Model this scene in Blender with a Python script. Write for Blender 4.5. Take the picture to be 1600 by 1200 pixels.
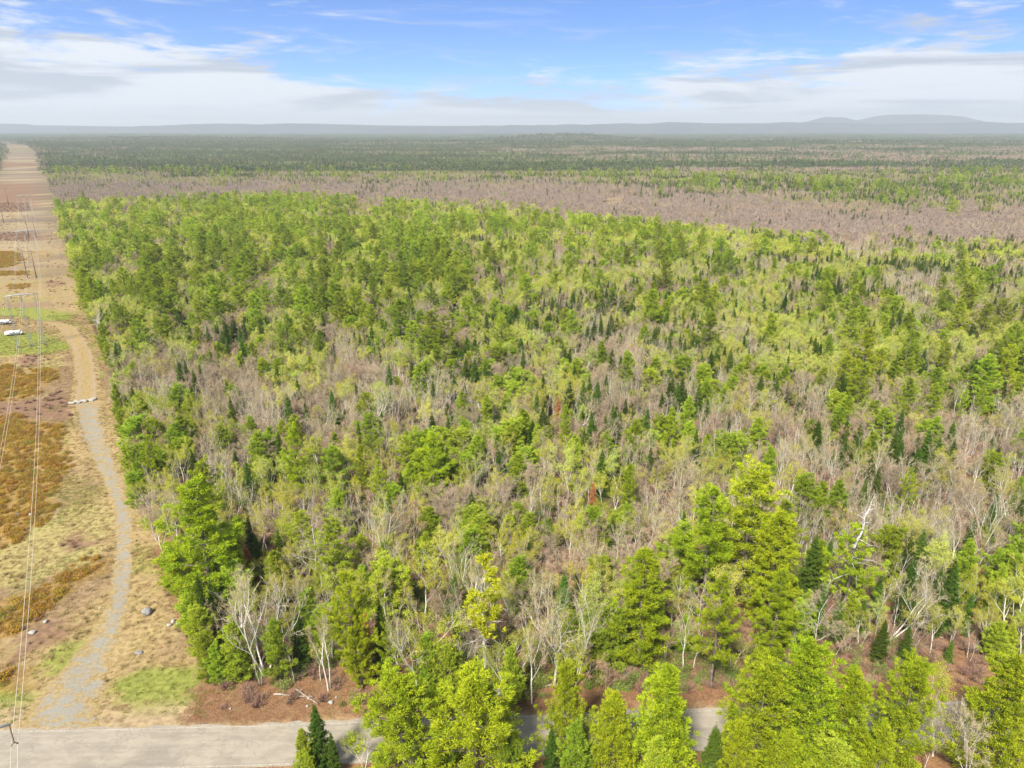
import bpy, math, random
import numpy as np
from math import radians as rad, pi

for _o in list(bpy.data.objects):
    bpy.data.objects.remove(_o)
random.seed(7)
rng = np.random.default_rng(7)
SC = bpy.context.scene
COL = SC.collection

# ------------------------------------------------------------------ camera
H = 80.0
PITCH = rad(19.0)
FPX = 1142.0                       # focal length in pixels of the 1600 px wide photograph
cam_d = bpy.data.cameras.new("camera")
cam_d.sensor_width = 36.0
cam_d.lens = 36.0 * FPX / 1600.0
cam_d.clip_start = 1.0
cam_d.clip_end = 60000.0
cam = bpy.data.objects.new("camera", cam_d)
COL.objects.link(cam)
cam.location = (0, 0, H)
cam.rotation_euler = (rad(90) - PITCH, 0, 0)
SC.camera = cam

# ------------------------------------------------------------------ light and exposure
SUN_EL, SUN_AZ = 48.0, 205.0       # degrees; azimuth clockwise from +Y (sun high, behind the camera, to its left)
SKY_STRENGTH = 0.104
EXPOSURE = 1.68
sun_d = bpy.data.lights.new("sun", 'SUN')
sun_d.energy = 3.6
sun_d.angle = rad(9)
sun_d.color = (1.0, 0.95, 0.86)
sun = bpy.data.objects.new("sun", sun_d)
COL.objects.link(sun)
sun.rotation_euler = (rad(90 - SUN_EL), 0, rad(180 - SUN_AZ))
SC.view_settings.view_transform = 'Standard'
SC.view_settings.look = 'None'
SC.view_settings.exposure = EXPOSURE
SC.view_settings.gamma = 1.0
SC.cycles.max_bounces = 5
SC.cycles.diffuse_bounces = 3
SC.cycles.transmission_bounces = 3
SC.cycles.volume_bounces = 0
SC.cycles.transparent_max_bounces = 4
SC.cycles.use_denoising = True


class NT:
    """short hand for building a node tree"""
    def __init__(s, tree):
        s.t = tree
        tree.nodes.clear()

    def n(s, kind, **kw):
        nd = s.t.nodes.new(kind)
        for k, v in kw.items():
            setattr(nd, k, v)
        return nd

    def link(s, a, b):
        s.t.links.new(a, b)

    def val(s, sock, v):
        if hasattr(v, 'node'):
            s.t.links.new(v, sock)
        else:
            sock.default_value = v

    def math(s, op, a, b=0.0, c=None, clamp=False):
        nd = s.n('ShaderNodeMath', operation=op, use_clamp=clamp)
        s.val(nd.inputs[0], a)
        s.val(nd.inputs[1], b)
        if c is not None:
            s.val(nd.inputs[2], c)
        return nd.outputs[0]

    def mix(s, f, a, b, blend='MIX'):
        nd = s.n('ShaderNodeMix', data_type='RGBA', blend_type=blend)
        s.val(nd.inputs[0], f)
        for i, v in ((6, a), (7, b)):
            s.val(nd.inputs[i], v if hasattr(v, 'node') else (v[0], v[1], v[2], 1.0))
        return nd.outputs[2]

    def noise(s, vec, scale, detail=3.0, rough=0.55, dist=0.0):
        nd = s.n('ShaderNodeTexNoise')
        nd.inputs['Scale'].default_value = scale
        nd.inputs['Detail'].default_value = detail
        nd.inputs['Roughness'].default_value = rough
        nd.inputs['Distortion'].default_value = dist
        if vec is not None:
            s.link(vec, nd.inputs['Vector'])
        return nd.outputs[0]

    def ramp(s, f, lo, hi):
        nd = s.n('ShaderNodeMapRange', interpolation_type='SMOOTHSTEP')
        s.val(nd.inputs[0], f)
        nd.inputs[1].default_value = lo
        nd.inputs[2].default_value = hi
        return nd.outputs[0]

    def mapping(s, vec, loc=(0, 0, 0), rot=(0, 0, 0), sc=(1, 1, 1)):
        nd = s.n('ShaderNodeMapping')
        s.link(vec, nd.inputs[0])
        nd.inputs[1].default_value = loc
        nd.inputs[2].default_value = rot
        nd.inputs[3].default_value = sc
        return nd.outputs[0]


# ------------------------------------------------------------------ sky
world = bpy.data.worlds.new("World")
SC.world = world
world.use_nodes = True
w = NT(world.node_tree)
tc = w.n('ShaderNodeTexCoord').outputs['Generated']
sep = w.n('ShaderNodeSeparateXYZ')
w.link(tc, sep.inputs[0])
X, Y, Z = sep.outputs
hl = w.math('SQRT', w.math('ADD', w.math('MULTIPLY', X, X), w.math('MULTIPLY', Y, Y)))
EL = w.math('DIVIDE', Z, w.math('MAXIMUM', hl, 0.05))          # tangent of the elevation
az = w.n('ShaderNodeMath', operation='ARCTAN2')
w.link(X, az.inputs[0]); w.link(Y, az.inputs[1])
AZ = az.outputs[0]                                               # 0 straight ahead, positive to the right
# the upper sky looked at through the lens: the blue deepens quickly above the haze
zb = w.math('ADD', w.math('MULTIPLY', w.math('MAXIMUM', Z, 0.0), 2.6), 0.05)
cmb = w.n('ShaderNodeCombineXYZ')
w.link(X, cmb.inputs[0]); w.link(Y, cmb.inputs[1]); w.link(zb, cmb.inputs[2])
nrm = w.n('ShaderNodeVectorMath', operation='NORMALIZE')
w.link(cmb.outputs[0], nrm.inputs[0])
sky = w.n('ShaderNodeTexSky', sky_type='NISHITA')
sky.sun_disc = False
sky.sun_elevation = rad(SUN_EL)
sky.sun_rotation = rad(SUN_AZ)
sky.air_density = 1.0
sky.dust_density = 0.4
sky.ozone_density = 2.0
w.link(nrm.outputs[0], sky.inputs[0])
blue = w.mix(1.0, sky.outputs[0], (0.345, 0.535, 0.77), 'MULTIPLY')
# cloud coordinates: azimuth and elevation, stretched sideways
cc = w.n('ShaderNodeCombineXYZ')
w.link(AZ, cc.inputs[0]); w.link(EL, cc.inputs[1])
cv = cc.outputs[0]
big = w.noise(w.mapping(cv, (3.1, 1.7, 0), (0, 0, rad(-9)), (5.5, 26, 1)), 1.0, 7.0, 0.62, 0.5)
wisp = w.noise(w.mapping(cv, (8.3, 4.1, 0), (0, 0, rad(14)), (5.0, 46, 1)), 1.0, 8.0, 0.68, 1.2)
fine = w.noise(w.mapping(cv, (0, 0, 0), (0, 0, rad(-5)), (16, 120, 1)), 1.0, 6.0, 0.65, 0.4)
# height of the cloud bank's upper edge as a curve of the azimuth
fc = w.n('ShaderNodeFloatCurve')
w.link(w.math('MULTIPLY_ADD', AZ, 0.7, 0.5, clamp=True), fc.inputs['Value'])
cu = fc.mapping.curves[0]
pts = [(0.0, .80), (.06, .80), (.16, .74), (.27, .60), (.36, .47), (.46, .36), (.56, .40), (.66, .48), (.76, .66), (.84, .74), (.93, .60), (1.0, .66)]
cu.points[0].location = pts[0]; cu.points[1].location = pts[-1]
for p in pts[1:-1]:
    cu.points.new(*p)
fc.mapping.update()
edge = w.math('MULTIPLY', fc.outputs[0], 0.155)
dd = w.math('SUBTRACT', edge, EL)                                # positive below the edge
dn = w.math('MULTIPLY_ADD', w.math('SUBTRACT', big, 0.5), 0.21, dd)
dn = w.math('MULTIPLY_ADD', w.math('SUBTRACT', fine, 0.5), 0.10, dn)
bank = w.ramp(dn, -0.018, 0.030)
bank = w.math('MULTIPLY', bank, 0.94)
wi = w.math('MULTIPLY', w.ramp(wisp, 0.50, 0.76), 0.62)
hz = w.ramp(w.math('MULTIPLY', EL, -1.0), -0.055, 0.0)
cov = w.math('MAXIMUM', w.math('MAXIMUM', bank, wi), w.math('MULTIPLY', hz, 0.97))
cov = w.math('MAXIMUM', cov, w.math('MULTIPLY', w.ramp(EL, 0.30, 0.9), w.ramp(big, 0.30, 0.62)))
shade = w.noise(w.mapping(cv, (1.3, 6.0, 0), (0, 0, rad(-7)), (3.4, 38, 1)), 1.0, 5.0, 0.6, 0.5)
cl_hi = (2.75, 2.86, 3.0)
cl_lo = (1.72, 1.88, 2.12)
cloud = w.mix(w.ramp(shade, 0.40, 0.57), cl_lo, cl_hi)
cloud = w.mix(w.ramp(w.math('ABSOLUTE', w.math('SUBTRACT', EL, 0.0)), 0.035, 0.0), cloud, (1.95, 2.06, 2.14))
skyc = w.mix(cov, blue, cloud)
bg = w.n('ShaderNodeBackground')
bg.inputs[1].default_value = SKY_STRENGTH
w.link(skyc, bg.inputs[0])
wo = w.n('ShaderNodeOutputWorld')
w.link(bg.outputs[0], wo.inputs[0])

# ------------------------------------------------------------------ geometry of the place
CP, SP = math.cos(PITCH), math.sin(PITCH)


def ray(px, py):
    u, v = (px - 800.0) / FPX, (600.0 - py) / FPX
    return np.array([u, CP + v * SP, -SP + v * CP])


def G(px, py, z=0.0):
    """point at height z that the photograph shows at pixel px, py"""
    d = ray(px, py)
    t = (H - z) / -d[2]
    return d[0] * t, d[1] * t


def proj(x, y, z):
    """world -> pixel of the 1600 x 1200 photograph, vectorised"""
    dz = z - H
    fw = y * CP - dz * SP
    up = y * SP + dz * CP
    return 800 + FPX * x / fw, 600 - FPX * up / fw


def _hash(ix, iy, seed):
    n = (ix.astype(np.int64) * 374761393 + iy.astype(np.int64) * 668265263 + seed * 1442695041) & 0x7fffffff
    n = ((n ^ (n >> 13)) * 1274126177) & 0x7fffffff
    n = (n ^ (n >> 16)) & 0xffff
    return n / 65535.0


def vn(x, y, scale, seed=0, octv=3):
    """value noise 0..1 on world coordinates"""
    x = np.asarray(x, float); y = np.asarray(y, float)
    out = 0; amp = 1; tot = 0
    for o in range(octv):
        fx, fy = x / scale, y / scale
        ix, iy = np.floor(fx), np.floor(fy)
        tx, ty = fx - ix, fy - iy
        tx = tx * tx * (3 - 2 * tx); ty = ty * ty * (3 - 2 * ty)
        a = _hash(ix, iy, seed + o); b = _hash(ix + 1, iy, seed + o)
        c = _hash(ix, iy + 1, seed + o); d = _hash(ix + 1, iy + 1, seed + o)
        out = out + amp * ((a * (1 - tx) + b * tx) * (1 - ty) + (c * (1 - tx) + d * tx) * ty)
        tot += amp; amp *= 0.5; scale *= 0.5
    return out / tot


def sstep(a, b, x):
    t = np.clip((x - a) / (b - a), 0, 1)
    return t * t * (3 - 2 * t)


def T(x, y):
    """terrain height"""
    x = np.asarray(x, float); y = np.asarray(y, float)
    d = np.hypot(x, y)
    z = 20 * sstep(1700, 4300, d) + 30 * sstep(5000, 10500, d) + (vn(x, y, 900, 3, 2) - 0.5) * 14 * sstep(1500, 3000, d)
    z = z + 42 * np.exp(-((x - 330) / 420) ** 2 - ((y - 5200) / 500) ** 2)
    z = z + 16 * np.exp(-((x + 2300) / 900) ** 2 - ((y - 5000) / 500) ** 2)
    z = z + (vn(x, y, 60, 5, 2) - 0.5) * 1.2 * sstep(85, 140, d) * (1 - sstep(900, 1500, d))
    return z


# right-hand edge of the power-line corridor (forest edge), x as a function of y
_e = [G(*p) for p in [(352, 1085), (290, 985), (252, 900), (222, 800), (205, 700), (180, 610), (162, 545), (128, 470), (117, 430), (98, 370), (84, 310), (70, 268)]]
EY = [p[1] for p in _e]; EX = [p[0] for p in _e]
sl = (EX[-1] - EX[-4]) / (EY[-1] - EY[-4])
EY += [2600, 3600, 4600, 9000]; EX += [EX[11] + sl * (2600 - EY[11]) - 10, EX[11] + sl * (3600 - EY[11]) - 60, EX[11] + sl * (4600 - EY[11]) - 190, EX[11] + sl * (9000 - EY[11]) - 1500]


def edge_x(y):
    return np.interp(y, EY, EX)


CW = 104.0   # corridor width

# the road: far edge and near edge
_rf = [G(*p) for p in [(-500, 1148), (-200, 1147), (0, 1144), (200, 1140), (400, 1135), (820, 1120), (1200, 1108), (1600, 1096), (2100, 1080)]]
_rn = [G(*p) for p in [(-500, 1216), (-200, 1212), (0, 1208), (200, 1203), (400, 1197), (820, 1181), (1200, 1168), (1600, 1155), (2100, 1138)]]
RFX = [p[0] for p in _rf]; RFY = [p[1] for p in _rf]
RNX = [p[0] for p in _rn]; RNY = [p[1] for p in _rn]


def road_far(x):
    return np.interp(x, RFX, RFY)


def road_near(x):
    return np.interp(x, RNX, RNY)


def inpoly(px, py, poly):
    px = np.asarray(px, float); py = np.asarray(py, float)
    r = np.zeros(px.shape, bool)
    n = len(poly)
    for i in range(n):
        x1, y1 = poly[i]; x2, y2 = poly[(i + 1) % n]
        if y1 == y2:
            continue
        c = ((y1 > py) != (y2 > py)) & (px < (x2 - x1) * (py - y1) / (y2 - y1) + x1)
        r ^= c
    return r


def world_poly(pix):
    return [G(*p) for p in pix]


SHRUB_POLY = [world_poly(p) for p in [
    [(-200, 655), (20, 650), (60, 660), (98, 668), (106, 690), (96, 712), (100, 735), (85, 770), (78, 800), (45, 835), (12, 856), (-200, 880)],
    [(-150, 580), (20, 572), (40, 585), (66, 600), (60, 616), (30, 626), (-150, 630)],
    [(46, 576), (80, 574), (92, 586), (82, 598), (56, 592)],
    [(-120, 955), (0, 935), (50, 915), (100, 893), (135, 876), (172, 868), (174, 884), (150, 893), (112, 908), (92, 930), (66, 962), (30, 984), (0, 1000), (-120, 1040)],
    [(-100, 395), (28, 392), (36, 405), (20, 418), (-100, 418)],
    [(48, 392), (70, 390), (74, 400), (56, 408)],
    [(12, 445), (48, 442), (50, 449), (20, 452)],
    [(-20, 1052), (28, 1050), (30, 1078), (-20, 1085)],
    [(-80, 425), (52, 424), (58, 430), (-80, 432)],
]]
BROWN_POLY = [world_poly(p) for p in [      # leafless wine-brown brush
    [(-200, 628), (50, 625), (100, 610), (112, 630), (104, 660), (60, 655), (-200, 655)],
    [(62, 440), (96, 438), (98, 447), (70, 450)],
    [(28, 555), (66, 552), (66, 572), (30, 572)],
    [(-100, 365), (32, 363), (68, 366), (70, 376), (30, 378), (-100, 378)],
    [(-100, 285), (42, 286), (64, 289), (62, 302), (66, 320), (40, 330), (-100, 335)],
    [(-200, 258), (45, 257), (60, 259), (60, 262), (-200, 262)],
    [(95, 850), (135, 828), (150, 850), (110, 862)],
    [(0, 1000), (60, 968), (110, 960), (90, 990), (0, 1040)],
]]
GREEN_POLY = [world_poly(p) for p in [
    [(-100, 482), (40, 480), (80, 484), (112, 490), (110, 502), (70, 500), (20, 495), (-100, 492)],
    [(-100, 524), (50, 520), (90, 524), (120, 540), (70, 552), (-100, 556)],
    [(128, 560), (146, 555), (150, 590), (142, 625), (126, 618)],
    [(130, 535), (142, 535), (145, 600), (136, 590)],
    [(40, 1045), (70, 1010), (110, 1000), (105, 1040), (70, 1060)],
    [(165, 1075), (215, 1040), (280, 1035), (330, 1060), (322, 1110), (280, 1122), (225, 1112), (190, 1090)],
    [(225, 1085), (320, 1095), (330, 1120), (260, 1124)],
    [(-40, 1070), (60, 1075), (40, 1098), (-40, 1112)],
    [(480, 255), (470, 250), (600, 250), (600, 256)],
]]
PALE_POLY = [world_poly(p) for p in [
    [(20, 850), (100, 800), (170, 780), (170, 830), (130, 880), (50, 905), (-100, 930), (-100, 870)],
    [(42, 574), (98, 552), (100, 566), (60, 588)],
]]
MEADOW = world_poly([(905, 322), (960, 318), (990, 306), (1030, 303), (1075, 306), (1120, 310), (1060, 318), (990, 326), (940, 331)])
MEADOW2 = world_poly([(1380, 340), (1430, 333), (1440, 337), (1400, 343)])


def meadow(x, y):
    a_ = x + (vn(x, y, 70, 151, 3) - .5) * 110; b_ = y + (vn(x, y, 70, 152, 3) - .5) * 110
    return inpoly(a_, b_, MEADOW) | inpoly(a_, b_, MEADOW2)


def anypoly(x, y, polys):
    r = np.zeros(np.shape(x), bool)
    for p in polys:
        r |= inpoly(x, y, p)
    return r


def in_corridor(x, y):
    e = edge_x(y)
    return (x < e) & (x > e - CW)


# ------------------------------------------------------------------ mesh building
class MB:
    def __init__(s):
        s.v = []; s.f = []; s.t = []; s.m = []; s.n = 0

    def add(s, v, f, tint=None, mat=0):
        v = np.asarray(v, np.float32).reshape(-1, 3)
        f = np.asarray(f, np.int32).reshape(-1, 3)
        s.v.append(v); s.f.append(f + s.n)
        if tint is None:
            tint = np.full(len(v), 0.5, np.float32)
        s.t.append(np.broadcast_to(np.asarray(tint, np.float32), (len(v),)))
        s.m.append(np.full(len(f), mat, np.int32))
        s.n += len(v)

    def arrays(s):
        if not s.v:
            return np.zeros((0, 3), np.float32), np.zeros((0, 3), np.int32), np.zeros(0, np.float32), np.zeros(0, np.int32)
        return np.concatenate(s.v), np.concatenate(s.f), np.concatenate(s.t), np.concatenate(s.m)

    def mesh(s, name, mats, smooth=False):
        v, f, t, m = s.arrays()
        return make_mesh(name, v, f, t, m, mats, smooth)


def make_mesh(name, v, f, t, m, mats, smooth=False):
    me = bpy.data.meshes.new(name)
    me.vertices.add(len(v)); me.vertices.foreach_set('co', v.astype(np.float32).ravel())
    me.loops.add(len(f) * 3); me.loops.foreach_set('vertex_index', f.astype(np.int32).ravel())
    me.polygons.add(len(f))
    me.polygons.foreach_set('loop_start', np.arange(0, len(f) * 3, 3, dtype=np.int32))
    for mt in mats:
        me.materials.append(mt)
    me.polygons.foreach_set('material_index', m.astype(np.int32))
    a = me.attributes.new('tint', 'FLOAT', 'POINT')
    a.data.foreach_set('value', t.astype(np.float32))
    if smooth:
        me.polygons.foreach_set('use_smooth', np.ones(len(f), bool))
    me.update(calc_edges=True)
    return me


def unit(a):
    return a / np.maximum(np.linalg.norm(a, axis=-1, keepdims=True), 1e-9)


def blades(mb, P, D, L, W, tint, mat=0, r=rng, flat=0.0, nv=None):
    """one slender triangle per row of P, pointing along D; flat > 0 lays them face up"""
    n = len(P)
    if n == 0:
        return
    S = unit(np.cross(D, r.normal(size=(n, 3)) + [0, 0, flat * 3] if nv is None else nv + r.normal(size=(n, 3)) * .35))
    W = np.broadcast_to(W, (n,))[:, None]; L = np.broadcast_to(L, (n,))[:, None]
    v = np.stack([P - S * W / 2, P + S * W / 2, P + D * L], 1).reshape(-1, 3)
    f = np.arange(3 * n).reshape(-1, 3)
    mb.add(v, f, np.repeat(np.broadcast_to(tint, (n,)), 3), mat)


def leaves(mb, P, N, size, tint, mat=0, r=rng):
    """one leaf-like diamond (two triangles) per row"""
    n = len(P)
    A = unit(np.cross(N, r.normal(size=(n, 3)))); B = unit(np.cross(N, A))
    s = np.broadcast_to(size, (n,))[:, None]
    v = np.stack([P - A * s * .5, P + B * s * .32, P + A * s * .5, P - B * s * .32], 1).reshape(-1, 3)
    k = np.arange(n)[:, None] * 4
    f = np.concatenate([k + [0, 1, 2], k + [0, 2, 3]], 1).reshape(-1, 3)
    mb.add(v, f, np.repeat(np.broadcast_to(tint, (n,)), 4), mat)


def tube(mb, pts, rad_, sides=5, mat=0, tint=0.5, cap=False):
    pts = np.asarray(pts, float)
    n = len(pts)
    d = np.gradient(pts, axis=0)
    d = unit(d)
    ref = np.array([1.0, 0.13, 0.07]) if abs(d[0][0]) < .8 else np.array([0.1, 1.0, 0.1])
    a = unit(np.cross(d, ref)); b = np.cross(d, a)
    th = np.arange(sides) * 2 * pi / sides
    ring = (a[:, None] * np.cos(th)[None, :, None] + b[:, None] * np.sin(th)[None, :, None]) * np.asarray(rad_, float).reshape(-1, 1, 1)
    v = (pts[:, None] + ring).reshape(-1, 3)
    i = np.arange(n - 1)[:, None] * sides; j = np.arange(sides)[None, :]; j2 = (j + 1) % sides
    q = np.stack([i + j, i + j2, i + sides + j2, i + j, i + sides + j2, i + sides + j], -1).reshape(-1, 3)
    if cap:
        c = len(v)
        v = np.concatenate([v, pts[-1:], pts[:1]])
        l = (n - 1) * sides
        q = np.concatenate([q, [[l + k, l + (k + 1) % sides, c] for k in range(sides)], [[(k + 1) % sides, k, c + 1] for k in range(sides)]])
    mb.add(v, q, tint, mat)


def box(mb, c, s, mat=0, rz=0.0, taper=1.0):
    x, y, z = s[0] / 2, s[1] / 2, s[2] / 2
    v = np.array([(-x, -y, -z), (x, -y, -z), (x, y, -z), (-x, y, -z), (-x * taper, -y * taper, z), (x * taper, -y * taper, z), (x * taper, y * taper, z), (-x * taper, y * taper, z)])
    cr, sr = math.cos(rz), math.sin(rz)
    v = np.stack([v[:, 0] * cr - v[:, 1] * sr, v[:, 0] * sr + v[:, 1] * cr, v[:, 2]], 1) + np.array(c)
    f = [(0, 2, 1), (0, 3, 2), (4, 5, 6), (4, 6, 7), (0, 1, 5), (0, 5, 4), (1, 2, 6), (1, 6, 5), (2, 3, 7), (2, 7, 6), (3, 0, 4), (3, 4, 7)]
    mb.add(v, f, None, mat)


# ------------------------------------------------------------------ materials
def mat_new(name):
    m = bpy.data.materials.new(name)
    m.use_nodes = True
    return m, NT(m.node_tree)


def leaf_mat(name, c1, c2, trans=0.28, vary=0.25, hue=0.02):
    m, t = mat_new(name)
    at = t.n('ShaderNodeAttribute', attribute_name='tint').outputs['Fac']
    rnd = t.n('ShaderNodeObjectInfo').outputs['Random']
    c = t.mix(at, c1, c2)
    hs = t.n('ShaderNodeHueSaturation')
    t.link(c, hs.inputs['Color'])
    t.link(t.math('MULTIPLY_ADD', rnd, hue * 2, 0.5 - hue), hs.inputs['Hue'])
    r2 = t.math('FRACT', t.math('MULTIPLY', rnd, 17.31))
    t.link(t.math('MULTIPLY_ADD', r2, 2 * vary, 1 - vary), hs.inputs['Value'])
    d = t.n('ShaderNodeBsdfDiffuse'); tr = t.n('ShaderNodeBsdfTranslucent')
    t.link(hs.outputs[0], d.inputs[0]); t.link(hs.outputs[0], tr.inputs[0])
    mx = t.n('ShaderNodeMixShader'); mx.inputs[0].default_value = trans
    t.link(d.outputs[0], mx.inputs[1]); t.link(tr.outputs[0], mx.inputs[2])
    o = t.n('ShaderNodeOutputMaterial'); t.link(mx.outputs[0], o.inputs[0])
    return m


def bark_mat(name, c1, c2, scale=3.0, zs=0.4, lo=0.4, hi=0.62):
    m, t = mat_new(name)
    oc = t.n('ShaderNodeTexCoord').outputs['Object']
    n = t.noise(t.mapping(oc, sc=(1, 1, zs)), scale, 4.0, 0.6)
    c = t.mix(t.ramp(n, lo, hi), c1, c2)
    d = t.n('ShaderNodeBsdfDiffuse'); t.link(c, d.inputs[0])
    o = t.n('ShaderNodeOutputMaterial'); t.link(d.outputs[0], o.inputs[0])
    return m


def plain_mat(name, c1, c2=None, scale=1.0, rough=0.6, metal=0.0, bump=0.0):
    m, t = mat_new(name)
    oc = t.n('ShaderNodeTexCoord').outputs['Object']
    n = t.noise(oc, scale, 5.0, 0.6)
    p = t.n('ShaderNodeBsdfPrincipled')
    t.link(t.mix(t.ramp(n, 0.35, 0.65), c1, c2 or c1), p.inputs['Base Color'])
    p.inputs['Roughness'].default_value = rough
    p.inputs['Metallic'].default_value = metal
    if bump:
        b = t.n('ShaderNodeBump'); b.inputs['Strength'].default_value = bump
        t.link(n, b.inputs['Height']); t.link(b.outputs[0], p.inputs['Normal'])
    o = t.n('ShaderNodeOutputMaterial'); t.link(p.outputs[0], o.inputs[0])
    return m


M = {}
M['pine'] = leaf_mat('pine_needles', (0.16, 0.245, 0.02), (0.39, 0.445, 0.032), .34, .26, .014)
M['pine2'] = leaf_mat('young_pine_needles', (0.18, 0.275, 0.024), (0.40, 0.46, 0.036), .36, .24, .014)
M['yellowpine'] = leaf_mat('yellow_pine_needles', (0.29, 0.32, 0.02), (0.50, 0.49, 0.025), .3, .05, .005)
M['spruce'] = leaf_mat('spruce_needles', (0.045, 0.088, 0.014), (0.12, 0.185, 0.020), .3, .35, .02)
M['dead'] = leaf_mat('dead_needles', (0.30, 0.11, 0.035), (0.46, 0.19, 0.07), .2, .15, .01)
M['aspen'] = leaf_mat('aspen_leaf', (0.34, 0.40, 0.035), (0.56, 0.58, 0.09), .38, .18, .02)
M['olive'] = leaf_mat('birch_new_leaf', (0.33, 0.36, 0.02), (0.50, 0.49, 0.035), .36, .2, .02)
M['twig'] = leaf_mat('bare_twigs', (0.25, 0.18, 0.11), (0.43, 0.335, 0.22), .1, .25, .015)
M['twigg'] = leaf_mat('grey_twigs', (0.27, 0.215, 0.115), (0.44, 0.37, 0.22), .1, .2, .01)
M['red'] = leaf_mat('red_buds', (0.38, 0.15, 0.09), (0.54, 0.27, 0.18), .15, .2, .012)
M['pineY'] = leaf_mat('yellow_green_pine_needles', (0.155, 0.25, 0.014), (0.47, 0.51, 0.022), .36, .16, .011)  # yellower needle colour of the foreground and near pines
M['twigo'] = leaf_mat('olive_twigs', (0.27, 0.235, 0.07), (0.44, 0.40, 0.13), .15, .2, .012)
M['farpine'] = leaf_mat('far_pine_needles', (0.065, 0.09, 0.035), (0.14, 0.165, 0.05), .2, .2, .02)  # far pine, leaf and spruce colours desaturated, distance haze painted in
M['farleaf'] = leaf_mat('far_new_leaf', (0.19, 0.20, 0.065), (0.30, 0.305, 0.10), .3, .2, .02)
M['farspruce'] = leaf_mat('far_spruce_needles', (0.045, 0.070, 0.033), (0.095, 0.122, 0.050), .2, .2, .02)
M['bark'] = bark_mat('grey_bark', (0.10, 0.075, 0.06), (0.22, 0.18, 0.15))
M['gbark'] = bark_mat('pale_grey_bark', (0.22, 0.18, 0.135), (0.40, 0.34, 0.26))
M['birch'] = bark_mat('white_birch_bark', (0.24, 0.20, 0.15), (0.58, 0.54, 0.45), 2.2, 2.5, .30, .48)
M['silver'] = bark_mat('silvery_dead_wood', (0.30, 0.27, 0.24), (0.56, 0.52, 0.47), 2, 1)
M['poplar'] = bark_mat('pale_green_bark', (0.34, 0.33, 0.24), (0.60, 0.58, 0.46), 2, 1)


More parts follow.
